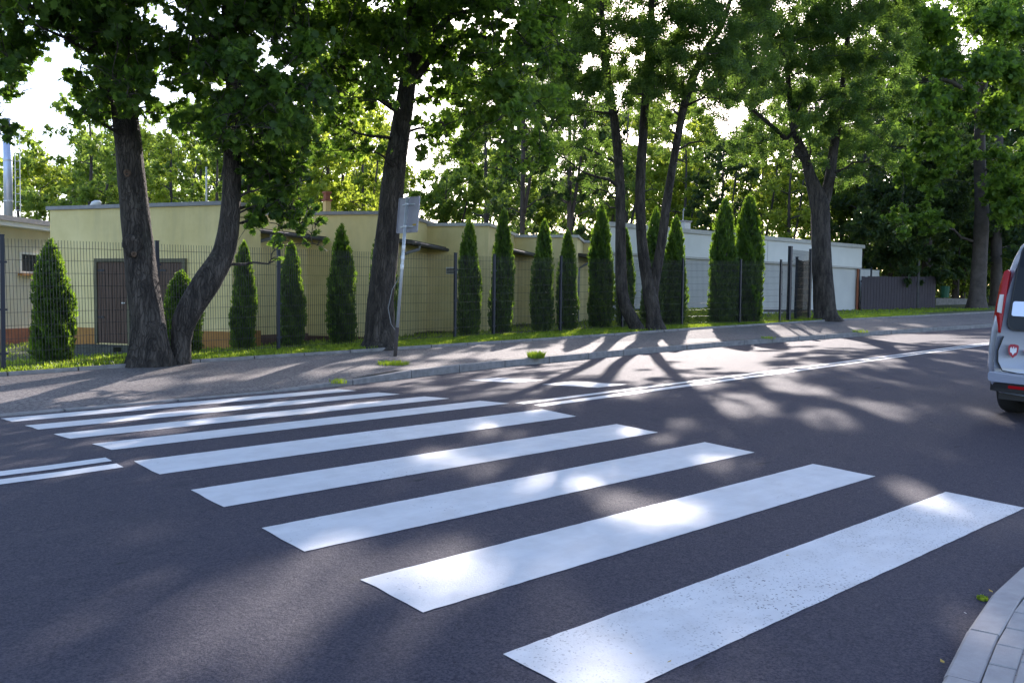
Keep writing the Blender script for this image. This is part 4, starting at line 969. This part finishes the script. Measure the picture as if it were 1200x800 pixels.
# ------------------------------------------------------------------ weeds, leaves, grass
def tuft(x, y, z, r, n, h, label, name='weed'):
    V = []; F = []
    for i in range(n):
        a = rng.uniform(0, 6.28); rad = r * math.sqrt(rng.uniform()); bx, by = math.cos(a) * rad, math.sin(a) * rad
        hh = h * rng.uniform(.5, 1.1); lean = rng.uniform(.1, .7) * hh; b = a + rng.normal() * .5; wd = rng.uniform(.004, .010) * (1.6 if h > .1 else 1)
        tx_, ty = bx + math.cos(b) * lean, by + math.sin(b) * lean; px_, py = -math.sin(b) * wd, math.cos(b) * wd; k = len(V)
        V += [(bx - px_, by - py, -.01), (bx + px_, by + py, -.01), ((bx + tx_) / 2 + px_, (by + ty) / 2 + py, hh * .65), ((bx + tx_) / 2 - px_, (by + ty) / 2 - py, hh * .65), (tx_, ty, hh)]
        F += [(k, k + 1, k + 2), (k, k + 2, k + 3), (k + 3, k + 2, k + 4)]
    o = link(name, npmesh(name, np.array(V), np.array(F), M['blade'])); o.location = (x, y, z)
    tag(o, label, 'weed', 'weeds growing from the kerbs'); return o
def ghit(x, y):
    r = ray(x, y); t = 2.0
    while t < 90:
        p = CAM + r * t
        if p[2] < ground_at(p[0], p[1]): break
        t += .02
    return p
for x, y, r, n_, h, lb in ((628, 424, .16, 150, .13, 'bright green weed clump on the far kerb right of the sign'), (461, 427, .28, 260, .07, 'low dark grass patch round the foot of the sign pole'),
        (398, 448, .15, 60, .06, 'faint grass patch where the far kerb starts to rise'), (1151, 703, .022, 40, .018, 'tiny grass tuft between the two nearest kerb stones'),
        (900, 400, .2, 60, .07, 'small weed on the far kerb below the mesh gate'), (1008, 391, .25, 80, .09, 'small weed on the far kerb right of the forked tree')):
    p = ghit(x, y); tuft(p[0], p[1], ground_at(p[0], p[1]), r, n_, h, lb)
for x, y, mt, s_, nm, lb in ((739, 773, 'leaf_yellow', .022, 'fallen_leaf', 'small curled dead leaf, left of two on the nearest stripe'), (784, 782, 'leaf_yellow', .032, 'fallen_leaf', 'larger curled dead leaf, right of two on the nearest stripe'),
        (923, 656, 'leaf_yellow', .035, 'fallen_leaf', 'yellow leaf on the upper edge of the nearest stripe'), (1104, 782, 'leaf_yellow', .025, 'fallen_leaf', 'yellow leaf on asphalt against the nearest kerb'),
        (1161, 697, 'leaf_yellow', .03, 'fallen_leaf', 'orange leaf scrap above the kerb stone tuft'), (1131, 724, 'litter', .03, 'paper_scrap', 'white paper scrap on asphalt beside the kerb')):
    p = ghit(x, y); V, F = leaves(np.array([[0, 0, .012]]), s_, T_SIMPLE, 3.0); V[:, 2] = V[:, 2] * 1.2 + .0
    o = link(nm, npmesh(nm, V, F, M[mt])); o.location = (p[0], p[1], ground_at(p[0], p[1]) + .008); tag(o, lb, 'leaf' if nm == 'fallen_leaf' else 'litter')
# grass strips
def grass(n, xr, yf, h, wd, name='grass', clump=None):
    X = rng.uniform(*xr, n * 3); Yt = rng.uniform(0, 1, n * 3)
    Y = np.array([yf(a_, b_) for a_, b_ in zip(X, Yt)])
    keep = (np.sin(X * 1.7) + np.sin(Y * 5.1 + X * 3.3) + np.sin(X * 6.3 + 1) * .6 + rng.normal(size=len(X)) * .9) > -.6
    X, Y = X[keep][:n], Y[keep][:n]; n = len(X)
    Z = land_z(X, Y); b = rng.uniform(0, 6.28, n); hh = h * rng.uniform(.4, 1.2, n); ln_ = hh * rng.uniform(.1, .8, n); wv = wd * rng.uniform(.6, 1.3, n)
    B = np.stack([X, Y, Z - .01], 1); px_ = np.stack([-np.sin(b) * wv, np.cos(b) * wv, 0 * b], 1); T = B + np.stack([np.cos(b) * ln_, np.sin(b) * ln_, hh], 1)
    Mi = (B + T) / 2 + np.stack([0 * b, 0 * b, hh * .15], 1)
    V = np.stack([B - px_, B + px_, Mi + px_ * .8, Mi - px_ * .8, T], 1).reshape(-1, 3); k = np.arange(n)[:, None] * 5
    F = np.concatenate([k + [0, 1, 2], k + [0, 2, 3], k + [3, 2, 4]]); o = link(name, npmesh(name, V, F, M['blade']))
    return tag(o, None, None, None, 'stuff')
o = grass(52000, (-1.5, 34), lambda X, t: float(pb(X)) + .03 + t * 1.7, .085, .010)
tag(o, 'sunlit grass strip between pavement and mesh fence', 'grass')
o = grass(30000, (-4, 44), lambda X, t: float(pb(X)) + 1.5 + t * t * 16, .10, .018); tag(o, 'lawn grass behind the fence', 'grass')
P = []
for i in range(5200):
    X = rng.uniform(19.5, 26.5); Y = 16.0 + rng.uniform(0, 1.6) + .1 * (X - 20); P.append((X, Y, float(land_z(X, Y)) + rng.uniform(.02, .42)))
V, F = leaves(np.array(P), .11, T_SIMPLE, .8); o = link('low_hedge', npmesh('low_hedge', V, F, M['bg_bright']))
tag(o, 'low bright green ground cover hedge behind the fence before the white building', 'hedge', None, 'stuff')

# ------------------------------------------------------------------ background trees
BG = 'trees behind the buildings'
def bgtree(label, x, D, ytop, wpx, leaf, ybot=None, trunk=.12, lean=0, dens=300, lsize=.22, n=None, fork=True, tm=T_SIMPLE, trunk_y=None):
    p = at(x, 300, D); gz = ground_at(p[0], p[1]); top = at(x, ytop, D)[2]; H = top - gz; R = wpx * D / FPX / 2
    bot = at(x, ybot, D)[2] if ybot else gz + H * .2
    foot = np.array([p[0], p[1], gz - .1]); l_ = random.uniform(-.5, .5)
    P = [foot, foot + [l_ * .2, 0, H * .2], foot + [l_ * .6, l_ * .2, H * .45], foot + [l_, l_ * .4, H * .7], foot + [l_ * .8, l_ * .6, H * .93]]
    tr = [[(*q, r) for q, r in zip(P, (trunk * 1.25, trunk, trunk * .8, trunk * .5, .03))]]
    if fork: q = P[1] + (P[2] - P[1]) * .3; tr.append([(*q, trunk * .7), (q[0] + R * .2, q[1] - R * .15, q[2] + H * .25, trunk * .5), (q[0] + R * .38, q[1] - R * .2, q[2] + H * .5, .04)])
    cl = []; n = n or int(110 * (R / 4) ** 1.2); cz = (top + bot) / 2; hz = (top - bot) / 2; cr_ = max(.6, R * .22)
    while len(cl) < n:
        q = rng.uniform(-1, 1, 3); l = np.linalg.norm(q)
        if l > 1 or l < .3: continue
        cl.append((np.array([p[0] + q[0] * R, p[1] + q[1] * R, cz + q[2] * hz]), cr_ * random.uniform(.7, 1.25)))
    return tree(label, tr, cl, leaf, lsize, tm, dens, BG, 'bark_far', True, 7)
B = [
 ('distant yellow green tree behind the steel flue at far left', 30, 50, 175, 90, 'bg_bright'),
 ('large blue green tree above the left end of yellow roof', 100, 42, 104, 150, 'bg_mid'),
 ('pale green tree rising right of the thick leaning trunk', 205, 46, 138, 120, 'bg_bright'),
 ('bright tree behind the bent trunk over yellow roof', 258, 40, 165, 90, 'bg_mid'),
 ('sunlit yellow green tree above the felt canopy', 320, 42, 120, 110, 'bg_bright'),
 ('loose tree behind the yellow chimney', 388, 38, 70, 110, 'bg_bright'),
 ('small tree between chimney and sign tree', 428, 48, 115, 80, 'bg_bright'),
 ('pale hazy tree low behind the road sign', 520, 62, 205, 95, 'bg_mid'),
 ('dark tree with two visible stems above the middle conifers', 570, 50, 20, 110, 'bg_mid'),
 ('dark forked tree above the tallest middle conifer', 612, 38, -30, 120, 'bg_dark'),
 ('dark teal tree left of the slender stems', 668, 38, 10, 100, 'bg_dark'),
 ('yellow green tree seen between the slender stems', 735, 52, 95, 100, 'bg_bright'),
 ('sunlit tree right of the slender stems above white roof', 800, 56, 130, 90, 'bg_bright'),
 ('dark tree behind the conifer pair', 845, 50, 150, 80, 'bg_dark'),
 ('bright tree behind the pair on the white roof', 892, 54, 150, 85, 'bg_bright'),
 ('tree with yellow leaves behind forked trunk', 925, 47, 165, 80, 'bg_bright'),
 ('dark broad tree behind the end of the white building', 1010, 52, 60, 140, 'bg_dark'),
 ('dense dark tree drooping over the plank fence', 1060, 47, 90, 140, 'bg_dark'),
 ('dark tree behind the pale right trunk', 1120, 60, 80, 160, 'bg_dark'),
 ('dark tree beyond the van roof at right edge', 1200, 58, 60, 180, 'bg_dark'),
]
B2 = [('tall pale tree far behind the blue green tree on the left', 150, 66, 130, 150, 'bg_mid'), ('tall tree far behind the bent trunk', 290, 64, 70, 150, 'bg_mid'),
 ('tall bright tree far behind the yellow chimney', 400, 66, 60, 150, 'bg_bright'), ('tall hazy tree far behind dark twin stems', 575, 70, 70, 130, 'bg_mid'),
 ('tall dark tree far behind the teal tree', 670, 66, 40, 130, 'bg_dark'), ('tall tree far behind the slender triple stems', 760, 68, 50, 140, 'bg_mid'),
 ('tall tree far behind the conifer pair', 860, 68, 60, 130, 'bg_mid'), ('tall tree far behind the forked trunk', 950, 66, 20, 150, 'bg_dark'),
 ('tall dark tree far behind the plank fence', 1050, 70, 0, 170, 'bg_dark'), ('tall dark tree far behind the big maple', 1150, 70, -20, 170, 'bg_dark')]
for i, (lb, x, D, yt, wp, lf) in enumerate(B + B2):
    kw = {}
    if x >= 1000: kw = dict(ybot=315, dens=340)
    elif x < 60: kw = dict(ybot=250)
    bgtree(lb, x, D, yt, wp, lf, **kw)
for args in (('round bright tree right behind the yellow roof left of sign tree', 350, 36, 150, 120, 'bg_bright'), ('bushy tree behind the roof step at the middle conifers', 525, 44, 195, 110, 'bg_mid'),
   ('bushy tree over the yellow roof between thick and bent trunks', 240, 50, 120, 120, 'bg_mid'), ('bushy dark tree low behind the slender stems', 700, 46, 170, 110, 'bg_mid'),
   ('bushy bright tree low over the white roof left part', 790, 60, 170, 120, 'bg_bright'), ('bushy tree low over the white roof right part', 950, 56, 190, 120, 'bg_mid'), ('bushy tree filling between chimney and flue', 60, 60, 190, 110, 'bg_bright'),
   ('bushy tree low behind the pair of dark stems', 610, 56, 190, 120, 'bg_mid'), ('bushy tree low behind the hanging maple leaves', 310, 56, 190, 130, 'bg_bright'), ('bushy tree low behind the sign tree trunk', 440, 60, 190, 110, 'bg_bright'), ('bushy tree behind the left blue green crown', 150, 58, 180, 120, 'bg_mid')):
    bgtree(*args, ybot=262)
# right foreground big tree with pale trunk, and dark trunks
tr = trunk_px([(1145, 360, 25, 44), (1145, 345, 18, 44), (1148, 300, 17, 44), (1151, 240, 15, 44), (1148, 180, 13, 44), (1150, 120, 10, 43.5), (1160, 20, 7, 43), (1165, -60, 4, 43)])
trb = trunk_px([(1149, 150, 8, 43.7), (1130, 108, 6, 42), (1100, 92, 5, 40), (1070, 100, 4, 39), (1042, 116, 2.5, 38)], False)
cl = RNDL([(1060, 20, 26, 40), (1100, 30, 28, 40), (1150, 20, 28, 40), (1190, 30, 26, 40), (1070, 70, 22, 39), (1110, 75, 24, 39), (1160, 70, 26, 39), (1195, 90, 24, 40), (1050, 110, 18, 38), (1085, 120, 20, 38),
           (1125, 125, 18, 39), (1180, 130, 24, 40), (1060, 150, 16, 39), (1100, 165, 18, 39), (1190, 180, 22, 41), (1130, 180, 14, 40), (1170, 220, 20, 42), (1090, 210, 16, 40), (1060, 200, 16, 40), (1195, 240, 20, 42), (1060, 250, 14, 41), (1095, 260, 13, 41)], 4, 11, 2.2)
tree('large bright maple at right with pale straight trunk and arching branch', [tr, trb], pxc(cl) + fill(tr[0][0], tr[0][1], 17, 6, 6, 3.5, 26, 1.2, above_frame), 'maple2', .26, T_STAR, 300, 'park trees at the right', 'bark_far', True, 12)
tr = trunk_px([(1086, 362, 16, 46.5), (1087, 340, 12, 46.5), (1086, 300, 12, 46.5), (1085, 240, 11, 46.5), (1088, 160, 8, 46.5), (1090, 80, 4, 46)])
tree('dark trunked park tree at right end of the plank fence', [tr], pxc(RNDL([(1040, 230, 18, 46), (1075, 230, 20, 45), (1110, 240, 18, 46), (1040, 290, 14, 45), (1070, 285, 16, 45), (1100, 290, 12, 46), (1060, 320, 9, 44.5), (1090, 180, 22, 47), (1020, 260, 14, 45), (1030, 310, 10, 44.5), (1050, 335, 8, 44), (1095, 320, 9, 46), (1115, 300, 10, 47)], 4, 11, 1.4)),
     'bg_dark', .24, T_SIMPLE, 520, 'park trees at the right', 'bark_far', True, 10)
tr = trunk_px([(1168, 362, 18, 50), (1168, 340, 13, 50), (1167, 300, 12, 50), (1168, 240, 11, 50), (1172, 140, 8, 50), (1175, 60, 4, 50)])
tree('dark trunked park tree just left of the van roof', [tr], pxc(RNDL([(1140, 260, 18, 50), (1180, 260, 20, 50), (1165, 200, 24, 50), (1130, 290, 12, 50), (1195, 285, 14, 50)], 4, 12, 1.8)),
     'bg_dark', .26, T_SIMPLE, 380, 'park trees at the right', 'bark_far', True, 10)
bgtree('thin young tree in the shade beyond the low wall', 1124, 56, 200, 50, 'bg_dark', ybot=300, trunk=.07, fork=False)
# hedge mass far behind the park
for args in (('low drooping park tree closing the view left of the van', 1130, 60, 150, 150, 'bg_mid'), ('low drooping park tree behind the van roof', 1230, 54, 120, 160, 'bg_mid'), ('low drooping park tree behind the plank fence', 1045, 56, 170, 130, 'bg_dark'),
   ('low bushy park tree far behind the pale trunk', 1175, 66, 200, 130, 'bg_dark'), ('low bushy park tree between the gate and plank fence', 985, 58, 190, 90, 'bg_mid')):
    bgtree(*args, ybot=335)
P = []
for i in range(30000):
    X = rng.uniform(40, 120); Y = 46 - (X - 40) * .22 + rng.normal() * 2.5; P.append((X, Y, float(land_z(X, Y)) + rng.uniform() ** 1.5 * 8))
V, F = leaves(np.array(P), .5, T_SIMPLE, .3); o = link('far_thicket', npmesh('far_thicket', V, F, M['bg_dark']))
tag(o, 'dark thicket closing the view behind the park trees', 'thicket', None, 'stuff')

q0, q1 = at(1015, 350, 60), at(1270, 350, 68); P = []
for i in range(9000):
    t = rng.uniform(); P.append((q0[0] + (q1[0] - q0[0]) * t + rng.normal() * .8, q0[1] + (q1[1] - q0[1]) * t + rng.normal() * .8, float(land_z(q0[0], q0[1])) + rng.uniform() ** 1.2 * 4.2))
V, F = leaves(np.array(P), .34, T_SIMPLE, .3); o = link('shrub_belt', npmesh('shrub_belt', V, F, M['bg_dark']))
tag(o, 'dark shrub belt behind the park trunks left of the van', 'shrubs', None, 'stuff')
